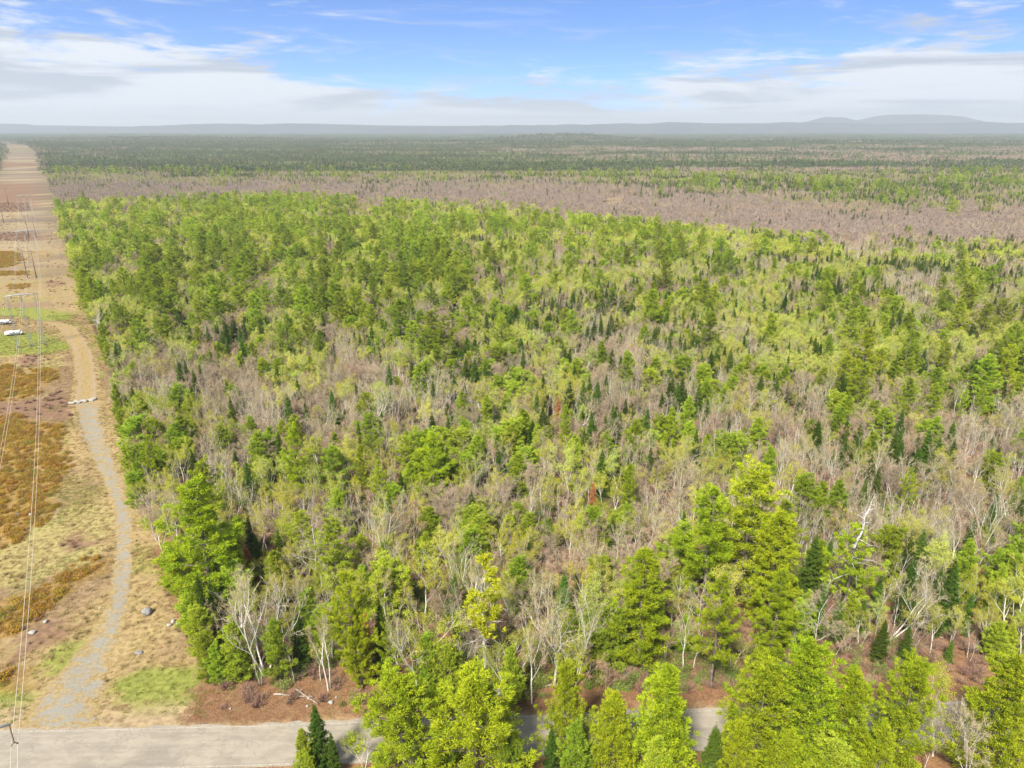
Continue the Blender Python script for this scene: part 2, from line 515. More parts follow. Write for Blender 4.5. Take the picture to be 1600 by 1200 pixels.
# ------------------------------------------------------------------ tree prototypes
def conifer(h, R, cb, seed, mats, dens=1.0, spacing=1.05, nb=5, el0=-4, el1=42, kb=6, bl=0.42, bw=0.085,
            plate=0.10, shape='pine', low=False, gap=0.0, top_bare=0.0, curve=0.22, trunk_r=None, flat=0.8, upw=0.6, prad=.42, puff=1.0):
    """returns (trunk MB, crown MB)"""
    r = np.random.default_rng(seed)
    tm, cm = MB(), MB()
    n = 9
    zz = np.linspace(-0.3, h, n)
    wob = np.cumsum(r.normal(size=(n, 2)) * h * 0.004, 0)
    wob -= wob[0]
    tr = trunk_r or h * 0.0125
    tp = np.column_stack([wob, zz])
    tube(tm, tp, np.linspace(tr, tr * 0.12, n) + 0.01, 4 if low else 7, 0)
    z = cb * h
    az = r.uniform(0, 6.28)
    while z < h * 0.985:
        t = (z - cb * h) / (h * (1 - cb))
        if shape == 'pine':
            prof = min(1.0, 0.66 + 1.5 * t) * (1 - t) ** 0.56 + 0.05
        elif shape == 'round':
            prof = math.sqrt(max(0, 1 - (1.35 * t - 0.35) ** 2)) * 0.95 + 0.05
        elif shape == 'spruce':
            prof = (1 - t) ** 0.85 + 0.03
        else:
            prof = (1 - t) ** 0.6 + 0.04
        c = np.array([np.interp(z, zz, tp[:, 0]), np.interp(z, zz, tp[:, 1]), z])
        k = nb if not low else max(3, nb - 1)
        for i in range(k):
            az += 2.399 + r.normal() * 0.25
            if r.random() < gap:
                continue
            sect = _hash(np.array([math.floor((az % 6.283) / .9)]), np.array([math.floor(t * 6)]), seed)[0]
            L = R * prof * r.uniform(0.66, 1.16) * ((.62 + .66 * sect) if shape != 'spruce' else 1)
            if L < 0.15:
                L = 0.15
            el = rad(el0 + (el1 - el0) * t + r.normal() * 6)
            o = np.array([math.cos(az), math.sin(az), 0.0]); side = np.array([-o[1], o[0], 0.0])
            sag = curve * L
            zb = c[2] + r.normal() * 0.15
            bp = lambda s: c + o * (L * s * math.cos(el))[:, None] * 1.0 + np.array([0, 0, 1.0]) * (L * s * math.sin(el) + sag * s * s - 0.12 * L * np.sin(pi * s))[:, None] + np.array([0, 0, zb - c[2]])
            if not low and L > 0.9:
                ss = np.linspace(0, 0.9, 4)
                tube(tm, bp(ss), np.linspace(0.018 * L + .012, 0.008, 4), 3, 0)
            if t < top_bare:
                continue
            if shape == 'spruce':
                nt = max(2, int(L * 18 * dens))
                sq = r.beta(1.3, 1.0, nt)
                lat = r.normal(size=nt) * 0.20 * L * (1.2 - sq)
                P = bp(sq) + side * lat[:, None] + np.array([0, 0, 1.0]) * (r.normal(size=nt) * plate * (0.6 + 0.3 * L) * 0.6)[:, None]
                D = unit(o + side * np.sign(lat)[:, None] * 0.8 + np.array([0, 0, -0.15]))
                P = np.repeat(P, kb, 0) + r.normal(size=(nt * kb, 3)) * bl * 0.18
                D = unit(np.repeat(D, kb, 0) + r.normal(size=(nt * kb, 3)) * 0.4)
                tt = np.clip(np.repeat(r.beta(1.6, 1.6, nt), kb) * 0.7 + r.random(nt * kb) * 0.3, 0, 1)
                blades(cm, P, D, r.uniform(0.6, 1.15, nt * kb) * bl, r.uniform(0.7, 1.3, nt * kb) * bw, tt, 0, r, flat)
                continue
            # puffs of needles: domes of blades whose faces follow the dome
            npf = max(1, int(L * 2.6 * (dens if not low else 1) * puff + r.random()))
            sq = r.beta(1.9, 1.0, npf)
            lat = r.normal(size=npf) * 0.22 * L * (1.25 - sq)
            C_ = bp(sq) + side * lat[:, None] + np.array([0, 0, 1.0]) * (r.normal(size=npf) * plate * (0.5 + 0.25 * L))[:, None]
            pr = r.uniform(.7, 1.25, npf) * prad * (1 - .3 * t)
            m = kb * (7 if not low else 2)
            nv = unit(r.normal(size=(npf * m, 3)) + np.array([0, 0, .55]) + np.repeat(np.tile(o * .35, (npf, 1)), m, 0))
            P = np.repeat(C_, m, 0) + nv * [1, 1, .62] * (np.repeat(pr, m) * r.uniform(.55, 1.0, npf * m))[:, None]
            D = unit(nv * .55 + o * .45 + np.array([0, 0, upw * .7]) + r.normal(size=(npf * m, 3)) * .42)
            tt = np.clip(np.repeat(r.beta(1.5, 1.5, npf), m) * .55 + r.random(npf * m) * .45, 0, 1)
            blades(cm, P, D, r.uniform(0.6, 1.15, npf * m) * bl, r.uniform(0.7, 1.3, npf * m) * bw, tt, 0, r, 0, nv)
        z += spacing * r.uniform(0.75, 1.25) * (1 - 0.35 * t)
    # leader shoot
    nt = 8 if not low else 3
    P = np.tile(tp[-1], (nt * kb, 1)) + r.normal(size=(nt * kb, 3)) * [0.08, 0.08, 0.25]
    blades(cm, P, unit(r.normal(size=(nt * kb, 3)) * .5 + [0, 0, .9]), bl, bw, 0.6, 0, r)
    return tm, cm


def hardwood(h, seed, fork=0.35, limbs=4, spread=0.45, lv=4, kids=(4, 4, 4), twigs=5, tl=0.7, tw=0.028, leaf=0, leafs=0.16,
             lean=(0, 0), stems=1, tr=None, curve=0.12, low=False, stem_spread=0.18, up=0.10, sides0=6, ratio=0.62):
    """broad-leaved tree: recursive limbs (trunk MB) and fine twigs/leaves (crown MB)"""
    r = np.random.default_rng(seed)
    tm, cm = MB(), MB()
    tp, td = [], []
    base_r = tr or h * 0.011

    def limb(p, d, L, rr, level):
        n = 5 if level == 0 else 4 if level == 1 else 3
        pts = [np.array(p, float)]
        d = unit(np.array(d, float))
        dirs = [d]
        for i in range(n):
            d = unit(d + r.normal(size=3) * curve + np.array([0, 0, up]))
            pts.append(pts[-1] + d * L / n); dirs.append(d)
        pts = np.array(pts)
        end = rr * (0.42 if level else 0.5)
        if level == 0:
            pts[0, 2] -= 0.3
        tube(tm, pts, np.linspace(rr, end, n + 1), (sides0 if level == 0 else 4 if level == 1 else 3), 0)
        if level >= lv - 1:
            m = twigs
            s = r.uniform(0.1, 1, m) * n
            i0 = np.minimum(s.astype(int), n - 1)
            q = pts[i0] + (pts[i0 + 1] - pts[i0]) * (s - i0)[:, None]
            tp.append(q); td.append(unit(np.array(dirs)[i0 + 1] + r.normal(size=(m, 3)) * 0.55 + [0, 0, .12]))
            return
        k = kids[min(level - 1, len(kids) - 1)] if level else limbs
        f0 = fork if level == 0 else 0.25
        for i in range(k):
            s = (f0 + (1 - f0) * (i + r.uniform(0.2, 0.9)) / k) * n
            if level == 0 and i >= k - 2:
                s = n - 0.01
            i0 = min(int(s), n - 1)
            q = pts[i0] + (pts[i0 + 1] - pts[i0]) * (s - i0)
            a = i * 2.4 + r.uniform(-.5, .5) + seed
            o = np.array([math.cos(a), math.sin(a), 0])
            if level:
                o = unit(np.cross(dirs[i0], r.normal(size=3)))
            nd = unit(dirs[i0] * (1 - spread * .5) + o * spread * r.uniform(0.7, 1.4))
            frac = 1 - 0.35 * (s / n)
            limb(q, nd, L * ratio * r.uniform(0.75, 1.2) * frac * (1.15 if level == 0 else 1), max(0.011, (rr + (end - rr) * s / n) * 0.52), level + 1)

    for st in range(stems):
        a = st * 6.28 / max(1, stems) + seed
        d0 = np.array([lean[0] + (math.cos(a) * stem_spread if stems > 1 else 0), lean[1] + (math.sin(a) * stem_spread if stems > 1 else 0), 1.0])
        limb((math.cos(a) * .15 * (stems > 1), math.sin(a) * .15 * (stems > 1), 0), d0, h * 0.62 * r.uniform(.88, 1.05), base_r * (1 if stems == 1 else .75), 0)
    if tp:
        P = np.concatenate(tp); D = np.concatenate(td)
        n = len(P)
        blades(cm, P, D, r.uniform(0.5, 1.2, n) * tl, r.uniform(.7, 1.3, n) * tw, r.random(n), 0, r)
        # side twiglets
        if not low:
            Q = P + D * (r.random(n) * .6 * tl)[:, None]
            blades(cm, Q, unit(D + r.normal(size=(n, 3)) * .7), r.uniform(.35, .8, n) * tl, tw * .7, r.random(n), 0, r)
        if leaf:
            m = leaf
            i0 = r.integers(0, n, m)
            Q = P[i0] + D[i0] * (r.random(m) * tl * 1.1)[:, None] + r.normal(size=(m, 3)) * 0.12
            clump = _hash(np.floor(Q[:, 0] / .9), np.floor(Q[:, 2] / .9) + np.floor(Q[:, 1] / .9) * 7, seed)
            leaves(cm, Q, unit(r.normal(size=(m, 3)) + [0, 0, .4]), r.uniform(.6, 1.3, m) * leafs, np.clip(clump * .7 + r.random(m) * .3, 0, 1), 1, r)
    return tm, cm


def norm_h(tm, cm, h):
    """scale so that the finished tree stands exactly h metres"""
    top = max([float(v[:, 2].max()) for v in cm.v + tm.v])
    k = h / top
    for b in (tm, cm):
        b.v = [v * k for v in b.v]
    return tm, cm


KIND = {}    # kind -> dict(hgt, near=[(trunk mesh, crown mesh)], mid=[joined mesh], low=[joined mesh])


def join_mesh(name, tm, cm, tmat, cmats):
    j = MB()
    v, f, t, m = tm.arrays(); j.add(v, f, t, 0)
    v, f, t, m = cm.arrays()
    j.v.append(v); j.f.append(f + j.n); j.t.append(t); j.m.append(m + 1); j.n += len(v)
    return j.mesh(name, [tmat] + cmats)


def reg(kind, h, tmat, cmats, near, low):
    """prototypes of one kind of tree: fine ones and simple ones for the distance"""
    d = dict(h=h, near=[], mid=[], low=[])
    for i, fn in enumerate(near):
        tm, cm = norm_h(*fn(), h)
        d['near'].append((tm.mesh(kind + '_trunk', [tmat]), cm.mesh(kind + '_crown', cmats)))
        d['mid'].append(join_mesh(kind + '_whole', tm, cm, tmat, cmats))
    for fn in low:
        tm, cm = norm_h(*fn(), h)
        d['low'].append(join_mesh(kind + '_simple', tm, cm, tmat, cmats))
    KIND[kind] = d


P_ = lambda s, **k: (lambda kk=dict(k): conifer(kk.get('h', 20), kk.get('R', 5.2), kk.get('cb', .22), s, None, **{a: b for a, b in kk.items() if a not in ('R', 'cb', 'h')}))
reg('P', 20, M['bark'], [M['pine']],
    [P_(11, R=4.7, cb=.18, gap=.08, dens=1.0), P_(12, R=5.4, cb=.26, gap=.15, spacing=1.35, dens=1.15), P_(13, R=4.2, cb=.12, el1=50, dens=1.0), P_(14, R=5.0, cb=.30, gap=.2, spacing=1.3, dens=1.1), P_(15, R=4.6, cb=.22, gap=.1, dens=1.05), P_(16, R=3.9, cb=.10, spacing=.95, dens=1.0)],
    [P_(21, R=4.7, cb=.25, dens=.42, spacing=1.4, kb=4, bl=.75, bw=.30, low=True, prad=.6, puff=.75), P_(22, R=5.2, cb=.3, dens=.42, spacing=1.5, kb=4, bl=.75, bw=.30, low=True, prad=.6, puff=.75, gap=.12), P_(23, R=4.2, cb=.2, dens=.42, spacing=1.4, kb=4, bl=.75, bw=.30, low=True, prad=.6, puff=.75)])
reg('F', 18, M['bark'], [M['pineY']],
    [P_(24, R=5.0, cb=.06, h=18, spacing=.75, nb=6, el0=12, el1=66, dens=.95, plate=.35, shape='cone', flat=.15, upw=1.1, kb=5, bl=.36, bw=.10), P_(25, R=4.6, cb=.08, h=18, spacing=.8, nb=6, el0=18, el1=68, dens=1.0, plate=.4, shape='cone', flat=.15, upw=1.1, kb=5, bl=.36, bw=.10, gap=.06), P_(26, R=5.4, cb=.10, h=18, spacing=.9, nb=6, el0=8, el1=60, dens=1.0, plate=.3, shape='pine', flat=.3, upw=1.0, kb=5, bl=.38, bw=.10, gap=.1)],
    [])
p_ = lambda s, **k: (lambda kk=dict(k): conifer(10, kk.get('R', 2.5), kk.get('cb', .08), s, None, **{a: b for a, b in kk.items() if a not in ('R', 'cb')}))
reg('p', 10, M['bark'], [M['pine2']],
    [p_(31, R=2.6, spacing=.55, dens=1.0, el0=8, el1=58, bl=.32, bw=.085, kb=4, prad=.30, puff=1.5), p_(32, R=2.2, spacing=.5, dens=1.0, el0=10, el1=60, shape='cone', bl=.32, bw=.085, kb=4, prad=.30, puff=1.5), p_(33, R=2.9, spacing=.65, dens=1.0, el0=0, el1=50, bl=.32, bw=.085, kb=4, prad=.30, puff=1.5, shape='round'), p_(34, R=2.4, cb=.2, spacing=.6, dens=1.05, el0=5, el1=50, bl=.32, bw=.085, kb=4, prad=.30, puff=1.5, gap=.1)],
    [p_(35, R=2.6, spacing=1.0, dens=.3, kb=4, bl=.55, bw=.24, low=True, prad=.45, puff=1.2, el0=5, el1=55), p_(36, R=2.3, spacing=.95, dens=.3, kb=4, bl=.55, bw=.24, low=True, prad=.45, puff=1.2, shape='cone', el0=5, el1=55)])
S_ = lambda s, **k: (lambda kk=dict(k): conifer(11, kk.get('R', 1.7), kk.get('cb', .05), s, None, shape='spruce', **{a: b for a, b in kk.items() if a not in ('R', 'cb')}))
reg('S', 11, M['bark'], [M['spruce']],
    [S_(41, R=2.18, spacing=.36, nb=6, el0=-22, el1=15, bl=.26, bw=.07, kb=5, curve=.1), S_(42, R=1.79, spacing=.36, nb=6, el0=-25, el1=15, bl=.26, bw=.07, kb=5, curve=.1), S_(43, R=2.2, spacing=.42, nb=6, el0=-18, el1=18, bl=.3, bw=.08, kb=5, curve=.12), S_(44, R=2.05, cb=.18, spacing=.38, nb=6, el0=-20, el1=12, bl=.28, bw=.07, kb=5, gap=.12)],
    [S_(45, R=2.05, spacing=.75, nb=5, el0=-22, el1=15, dens=.5, kb=4, bl=.5, bw=.2, low=True), S_(46, R=2.43, spacing=.8, nb=5, el0=-22, el1=15, dens=.45, kb=4, bl=.5, bw=.2, low=True)])
h_ = lambda H_, s, **k: (lambda: hardwood(H_, s, **k))
lowk = dict(lv=3, kids=(4,), low=True, sides0=3)
reg('B', 13, M['gbark'], [M['twig']],
    [h_(13, 51, fork=.3, limbs=6, spread=.55, kids=(5, 4), twigs=12), h_(13, 52, fork=.25, limbs=7, spread=.5, kids=(5, 4), twigs=11, stems=2, stem_spread=.15), h_(13, 53, fork=.35, limbs=6, spread=.65, kids=(5, 5), twigs=10), h_(13, 54, fork=.4, limbs=6, spread=.4, kids=(5, 4), twigs=12)],
    [h_(13, 55, fork=.3, limbs=6, spread=.5, twigs=14, tl=1.5, tw=.10, **lowk), h_(13, 56, fork=.35, limbs=7, spread=.4, twigs=13, tl=1.5, tw=.10, **lowk)])
reg('G', 13, M['silver'], [M['twigg']],
    [h_(13, 57, fork=.15, limbs=9, spread=.75, kids=(5, 4), twigs=12, curve=.08, up=.05), h_(13, 58, fork=.2, limbs=8, spread=.6, kids=(5, 4), twigs=12, curve=.08)],
    [h_(13, 59, fork=.2, limbs=8, spread=.6, twigs=13, tl=1.5, tw=.09, **lowk)])
reg('R', 12, M['gbark'], [M['twig'], M['red']],
    [h_(12, 61, fork=.3, limbs=6, spread=.5, kids=(4, 4), twigs=10, leaf=1500, leafs=.10), h_(12, 62, fork=.3, limbs=6, spread=.45, kids=(5, 4), twigs=9, leaf=1300, leafs=.10, stems=2)],
    [h_(12, 63, fork=.3, limbs=6, spread=.45, twigs=12, tl=1.3, tw=.08, leaf=220, leafs=.30, **lowk)])
reg('W', 14, M['birch'], [M['twigg'], M['olive']],
    [h_(14, 71, fork=.4, limbs=6, spread=.30, kids=(4, 4), twigs=8, curve=.14, tr=.14), h_(14, 72, fork=.35, limbs=5, spread=.40, kids=(4, 3), twigs=8, stems=3, stem_spread=.24, curve=.12, tr=.16), h_(14, 73, fork=.5, limbs=6, spread=.5, kids=(4, 4), twigs=9, leaf=700, leafs=.11, curve=.15, tr=.15), h_(14, 74, fork=.45, limbs=5, spread=.32, kids=(4, 4), twigs=8, leaf=1200, leafs=.12, stems=2, tr=.19)],
    [h_(14, 75, fork=.4, limbs=5, spread=.4, twigs=9, tl=1.3, tw=.07, tr=.17, **lowk), h_(14, 76, fork=.4, limbs=5, spread=.4, twigs=8, tl=1.3, tw=.07, stems=2, tr=.2, **lowk)])
reg('O', 12, M['birch'], [M['twigo'], M['olive']],
    [h_(12, 81, fork=.35, limbs=6, spread=.42, kids=(4, 4), twigs=8, leaf=3600, leafs=.14, tr=.12), h_(12, 82, fork=.3, limbs=6, spread=.40, kids=(4, 4), twigs=7, leaf=3200, leafs=.14, stems=2, tr=.13), h_(12, 83, fork=.4, limbs=6, spread=.5, kids=(4, 4), twigs=8, leaf=3800, leafs=.13, tr=.12)],
    [h_(12, 84, fork=.35, limbs=6, spread=.42, twigs=9, tl=1.3, tw=.06, leaf=380, leafs=.34, tr=.12, **lowk)])
reg('Y', 13, M['poplar'], [M['twigg'], M['aspen']],
    [h_(13, 91, fork=.45, limbs=7, spread=.34, kids=(4, 4), twigs=8, leaf=3800, leafs=.16, tr=.13), h_(13, 92, fork=.4, limbs=7, spread=.40, kids=(4, 4), twigs=8, leaf=4200, leafs=.16, tr=.13), h_(13, 93, fork=.5, limbs=6, spread=.30, kids=(4, 4), twigs=8, leaf=3200, leafs=.15, tr=.12)],
    [h_(13, 94, fork=.45, limbs=7, spread=.34, twigs=9, tl=1.2, tw=.05, leaf=620, leafs=.42, tr=.13, **lowk), h_(13, 95, fork=.4, limbs=6, spread=.42, twigs=9, tl=1.2, tw=.05, leaf=560, leafs=.42, tr=.13, **lowk)])
reg('T', 10, M['silver'], [M['twigg']],
    [h_(10, 101, fork=.4, limbs=8, spread=.30, lv=2, kids=(3,), twigs=14, tl=.8, tw=.022, tr=.08, curve=.06, ratio=.42), h_(10, 102, fork=.5, limbs=8, spread=.26, lv=2, twigs=14, tl=.8, tw=.022, tr=.075, curve=.05, ratio=.40, lean=(.08, .02)), h_(10, 103, fork=.35, limbs=7, spread=.3, lv=2, twigs=13, tl=.8, tw=.022, tr=.075, stems=2, stem_spread=.09, curve=.06, ratio=.42), h_(10, 104, fork=.45, limbs=9, spread=.34, lv=2, twigs=13, tl=.7, tw=.022, tr=.07, curve=.06, ratio=.38, lean=(-.05, .04))],
    [h_(10, 105, fork=.4, limbs=7, spread=.28, lv=2, twigs=9, tl=1.2, tw=.06, tr=.07, ratio=.42, low=True, sides0=3), h_(10, 106, fork=.4, limbs=7, spread=.28, lv=2, twigs=9, tl=1.2, tw=.06, tr=.07, ratio=.42, low=True, sides0=3, stems=2, stem_spread=.08)])

# ------------------------------------------------------------------ linking helpers
def setp(o, label=None, cat=None, group=None, kind=None):
    for k, v in (('label', label), ('category', cat), ('group', group), ('kind', kind)):
        if v:
            o[k] = v
    return o


def add(name, mesh, loc=(0, 0, 0), rz=0.0, sc=1.0, parent=None):
    o = bpy.data.objects.new(name, mesh)
    COL.objects.link(o)
    o.location = loc
    o.rotation_euler = (0, 0, rz)
    o.scale = (sc, sc, sc) if np.isscalar(sc) else sc
    if parent:
        o.parent = parent
    return o


def scatter(name, protos, pts, rz, sc, label=None, kind='stuff', group=None, cat=None):
    """ONE object made of many instances of small uncountable things (geometry nodes)"""
    coll = bpy.data.collections.new(name + '_source')
    for i, me in enumerate(protos):
        o = bpy.data.objects.new(f'{name}_{i:02d}', me)
        coll.objects.link(o)
    n = len(pts)
    me = bpy.data.meshes.new(name)
    me.vertices.add(n)
    me.vertices.foreach_set('co', np.asarray(pts, np.float32).ravel())
    rot = np.zeros((n, 3), np.float32); rot[:, 2] = rz
    scv = np.asarray(sc, np.float32)
    if scv.ndim == 1:
        scv = np.repeat(scv[:, None], 3, 1)
    a = me.attributes.new('rot', 'FLOAT_VECTOR', 'POINT'); a.data.foreach_set('vector', rot.ravel())
    a = me.attributes.new('sc', 'FLOAT_VECTOR', 'POINT'); a.data.foreach_set('vector', np.ascontiguousarray(scv, np.float32).ravel())
    a = me.attributes.new('idx', 'INT', 'POINT'); a.data.foreach_set('value', rng.integers(0, len(protos), n).astype(np.int32))
    ob = add(name, me)
    g = bpy.data.node_groups.new(name + '_nodes', 'GeometryNodeTree')
    g.interface.new_socket('Geometry', in_out='INPUT', socket_type='NodeSocketGeometry')
    g.interface.new_socket('Geometry', in_out='OUTPUT', socket_type='NodeSocketGeometry')
    gi = g.nodes.new('NodeGroupInput'); go = g.nodes.new('NodeGroupOutput')
    iop = g.nodes.new('GeometryNodeInstanceOnPoints')
    ci = g.nodes.new('GeometryNodeCollectionInfo')
    ci.inputs['Collection'].default_value = coll
    ci.inputs['Separate Children'].default_value = True
    ci.inputs['Reset Children'].default_value = True
    iop.inputs['Pick Instance'].default_value = True

    def na(nm, ty):
        q = g.nodes.new('GeometryNodeInputNamedAttribute'); q.data_type = ty
        q.inputs['Name'].default_value = nm
        return q.outputs['Attribute']
    L = g.links.new
    L(gi.outputs[0], iop.inputs['Points']); L(ci.outputs[0], iop.inputs['Instance'])
    L(na('idx', 'INT'), iop.inputs['Instance Index'])
    L(na('rot', 'FLOAT_VECTOR'), iop.inputs['Rotation']); L(na('sc', 'FLOAT_VECTOR'), iop.inputs['Scale'])
    L(iop.outputs[0], go.inputs[0])
    md = ob.modifiers.new('scatter', 'NODES'); md.node_group = g
    return setp(ob, label, cat, group, kind)


# ------------------------------------------------------------------ ground, road, tracks
def axis(a, b, fine, lo, hi, grow=1.12):
    xs = list(np.arange(lo, hi + fine, fine))
    s = fine; x = xs[-1]
    while x < b:
        s *= grow; x += s; xs.append(x)
    s = fine; x = xs[0]
    while x > a:
        s *= grow; x -= s; xs.insert(0, x)
    return np.array(xs)


gx = axis(-16000, 16000, 2.0, -210, 130, 1.07)
gy = axis(-400, 22000, 2.0, 50, 330, 1.035)
GX, GY = np.meshgrid(gx, gy)
gz = T(GX, GY)
nx, ny = len(gx), len(gy)
ii = (np.arange(ny - 1)[:, None] * nx + np.arange(nx - 1)[None, :]).ravel()
gf = np.concatenate([np.stack([ii, ii + 1, ii + nx + 1], 1), np.stack([ii, ii + nx + 1, ii + nx], 1)])


def lerp3(a, b, t):
    return a * (1 - t[..., None]) + b * t[..., None]


def C3(*c):
    return np.array(c, float)


gd = np.hypot(GX, GY)
n1 = vn(GX, GY, 30, 11, 4); n2 = vn(GX, GY, 9, 12, 3); n3 = vn(GX, GY, 120, 13, 3)
floor_c = lerp3(C3(.17, .10, .055), C3(.27, .175, .10), n1)
floor_c = lerp3(floor_c, C3(.17, .19, .06), np.clip((n2 - .55) * 3, 0, .45))
floor_c = lerp3(floor_c, C3(.25, .11, .055), sstep(.6, .9, 1 - abs(gd - 95) / 40) * .6)
far_c = lerp3(C3(.15, .105, .08), C3(.08, .09, .04), n3)
col = lerp3(floor_c, far_c, sstep(400, 1200, gd))
jx, jy = GX + (n2 - .5) * 8, GY + (n1 - .5) * 8
corr = in_corridor(GX + (n2 - .5) * 5, GY)
cc_ = lerp3(C3(.20, .145, .07), C3(.30, .225, .11), n1)
cc_ = lerp3(cc_, C3(.18, .12, .08), sstep(.52, .72, vn(GX, GY, 22, 21, 3)) * .8)
cc_ = lerp3(cc_, C3(.20, .185, .05), sstep(.55, .75, vn(GX, GY, 14, 22, 3)) * .55)
# strips across the line further away: brush and dry grass
cc_far = lerp3(C3(.25, .195, .12), C3(.15, .115, .09), sstep(.36, .62, vn(GX * .8, GY, 34, 23, 4)))
cc_ = lerp3(cc_, cc_far, sstep(330, 700, gd))
col = np.where(corr[..., None], cc_, col)
front = (GY > road_far(GX) - 1) & (GX < edge_x(np.maximum(GY, EY[0])) + 3) & (GX > -200) & (GY < EY[0] + 5)
col = np.where(front[..., None], cc_, col)
for polys, c, a in ((PALE_POLY, C3(.26, .225, .09), .75), (BROWN_POLY, C3(.165, .10, .065), .85), (GREEN_POLY, C3(.16, .19, .035), .8), (SHRUB_POLY, C3(.22, .14, .05), .8), (None, C3(.27, .20, .13), .8)):
    mk = anypoly(jx, jy, polys) if polys else meadow(GX, GY)
    col = np.where(mk[..., None], col * (1 - a) + c * a, col)
# sandy shoulder by the road
df = GY - road_far(GX)
sand = sstep(7.5, 1.5, df + (n2 - .5) * 6) * (df > -2) * sstep(-38, -44, GX + (n1 - .5) * 10)
sand = np.maximum(sand, sstep(2.5, .5, df) * (df > -2) * .7)
col = lerp3(col, C3(.27, .205, .12), sand)
verge = (GX > -48 + (n1 - .5) * 12) & (df > 1.0) & (df < 14)
col = np.where(verge[..., None], lerp3(C3(.14, .08, .045), C3(.23, .145, .08), n2), col)
col = np.where((GY < road_near(GX))[..., None], lerp3(C3(.17, .085, .045), C3(.24, .15, .08), n1), col)
me = bpy.data.meshes.new('ground')
me.vertices.add(nx * ny); me.vertices.foreach_set('co', np.stack([GX, GY, gz], -1).astype(np.float32).ravel())
me.loops.add(len(gf) * 3); me.loops.foreach_set('vertex_index', gf.astype(np.int32).ravel())
me.polygons.add(len(gf)); me.polygons.foreach_set('loop_start', np.arange(0, len(gf) * 3, 3, dtype=np.int32))
a = me.attributes.new('soil', 'FLOAT_COLOR', 'POINT')
a.data.foreach_set('color', np.concatenate([col, np.ones(col.shape[:2] + (1,))], -1).astype(np.float32).ravel())
me.polygons.foreach_set('use_smooth', np.ones(len(gf), bool))
me.update(calc_edges=True)
gm, t = mat_new('ground_soil')
pos = t.n('ShaderNodeNewGeometry').outputs['Position']
base = t.n('ShaderNodeAttribute', attribute_name='soil').outputs['Color']
na_ = t.noise(pos, .9, 6, .65); nb_ = t.noise(pos, 5.0, 4, .6); nc_ = t.noise(t.mapping(pos, sc=(1, .6, 1)), .16, 5, .6)
c = t.mix(t.ramp(na_, .3, .7), t.mix(1, base, (.70, .68, .66), 'MULTIPLY'), t.mix(1, base, (1.22, 1.2, 1.15), 'MULTIPLY'))
c = t.mix(t.math('MULTIPLY', t.ramp(nb_, .55, .75), .5), c, t.mix(1, base, (1.5, 1.45, 1.3), 'MULTIPLY'))
c = t.mix(t.math('MULTIPLY', t.ramp(nb_, .42, .25), .5), c, t.mix(1, base, (.5, .5, .45), 'MULTIPLY'))
c = t.mix(t.math('MULTIPLY', t.ramp(nc_, .5, .7), .35), c, t.mix(1, base, (.8, .95, .6), 'MULTIPLY'))
p = t.n('ShaderNodeBsdfDiffuse'); t.link(c, p.inputs[0])
b = t.n('ShaderNodeBump'); b.inputs['Strength'].default_value = .6; b.inputs['Distance'].default_value = .25
t.link(na_, b.inputs['Height']); t.link(b.outputs[0], p.inputs['Normal'])
o_ = t.n('ShaderNodeOutputMaterial'); t.link(p.outputs[0], o_.inputs[0])
me.materials.append(gm)
setp(add('ground', me), kind='structure', label='open ground of dry grass, brush and leaf litter')


def strip(name, left, right, z, mat, label, nsub=1, tints=None):
    """a ribbon between two polylines; tint attribute 0 at the middle, 1 at the edges"""
    L, R = np.array(left, float), np.array(right, float)
    k = 7
    u = np.linspace(0, 1, k)
    P = L[:, None] * (1 - u)[None, :, None] + R[:, None] * u[None, :, None]
    zz = T(P[..., 0], P[..., 1]) + z
    v = np.concatenate([P, zz[..., None]], -1).reshape(-1, 3)
    n = len(L)
    i = (np.arange(n - 1)[:, None] * k + np.arange(k - 1)[None]).ravel()
    f = np.concatenate([np.stack([i, i + 1, i + k + 1], 1), np.stack([i, i + k + 1, i + k], 1)])
    tt = np.tile(np.abs(u - .5) * 2, n)
    m_ = make_mesh(name, v, f, tt, np.zeros(len(f)), [mat])
    return setp(add(name, m_), label=label, kind='structure')


# asphalt road
am, t = mat_new('worn_asphalt')
pos = t.n('ShaderNodeNewGeometry').outputs['Position']
at = t.n('ShaderNodeAttribute', attribute_name='tint').outputs['Fac']
n_ = t.noise(pos, .35, 5, .6); nf = t.noise(pos, 14, 3, .6)
lane = t.noise(t.mapping(pos, rot=(0, 0, rad(-3)), sc=(.03, 1.0, 1)), 1.4, 3, .6)
c = t.mix(t.ramp(n_, .35, .65), (.205, .175, .13), (.255, .22, .165))
c = t.mix(t.math('MULTIPLY', t.ramp(lane, .4, .65), .35), c, (.165, .14, .105))
pt = t.noise(t.mapping(pos, sc=(.25, .9, 1)), .8, 4, .7)
c = t.mix(t.math('MULTIPLY', t.ramp(pt, .5, .58), .45), c, (.28, .24, .175))
c = t.mix(t.math('MULTIPLY', t.ramp(pt, .42, .34), .35), c, (.15, .13, .10))
c = t.mix(t.math('MULTIPLY', t.ramp(nf, .5, .7), .25), c, (.36, .32, .25))
vo = t.n('ShaderNodeTexVoronoi', feature='DISTANCE_TO_EDGE'); vo.inputs['Scale'].default_value = .22
dn_ = t.n('ShaderNodeTexNoise'); dn_.inputs['Scale'].default_value = .8; dn_.inputs['Detail'].default_value = 5
t.link(pos, dn_.inputs[0])
va = t.n('ShaderNodeVectorMath', operation='MULTIPLY_ADD')
t.link(dn_.outputs['Color'], va.inputs[0]); va.inputs[1].default_value = (3.5, 3.5, 0); t.link(t.mapping(pos, sc=(.5, 1.2, 1)), va.inputs[2])
t.link(va.outputs[0], vo.inputs['Vector'])
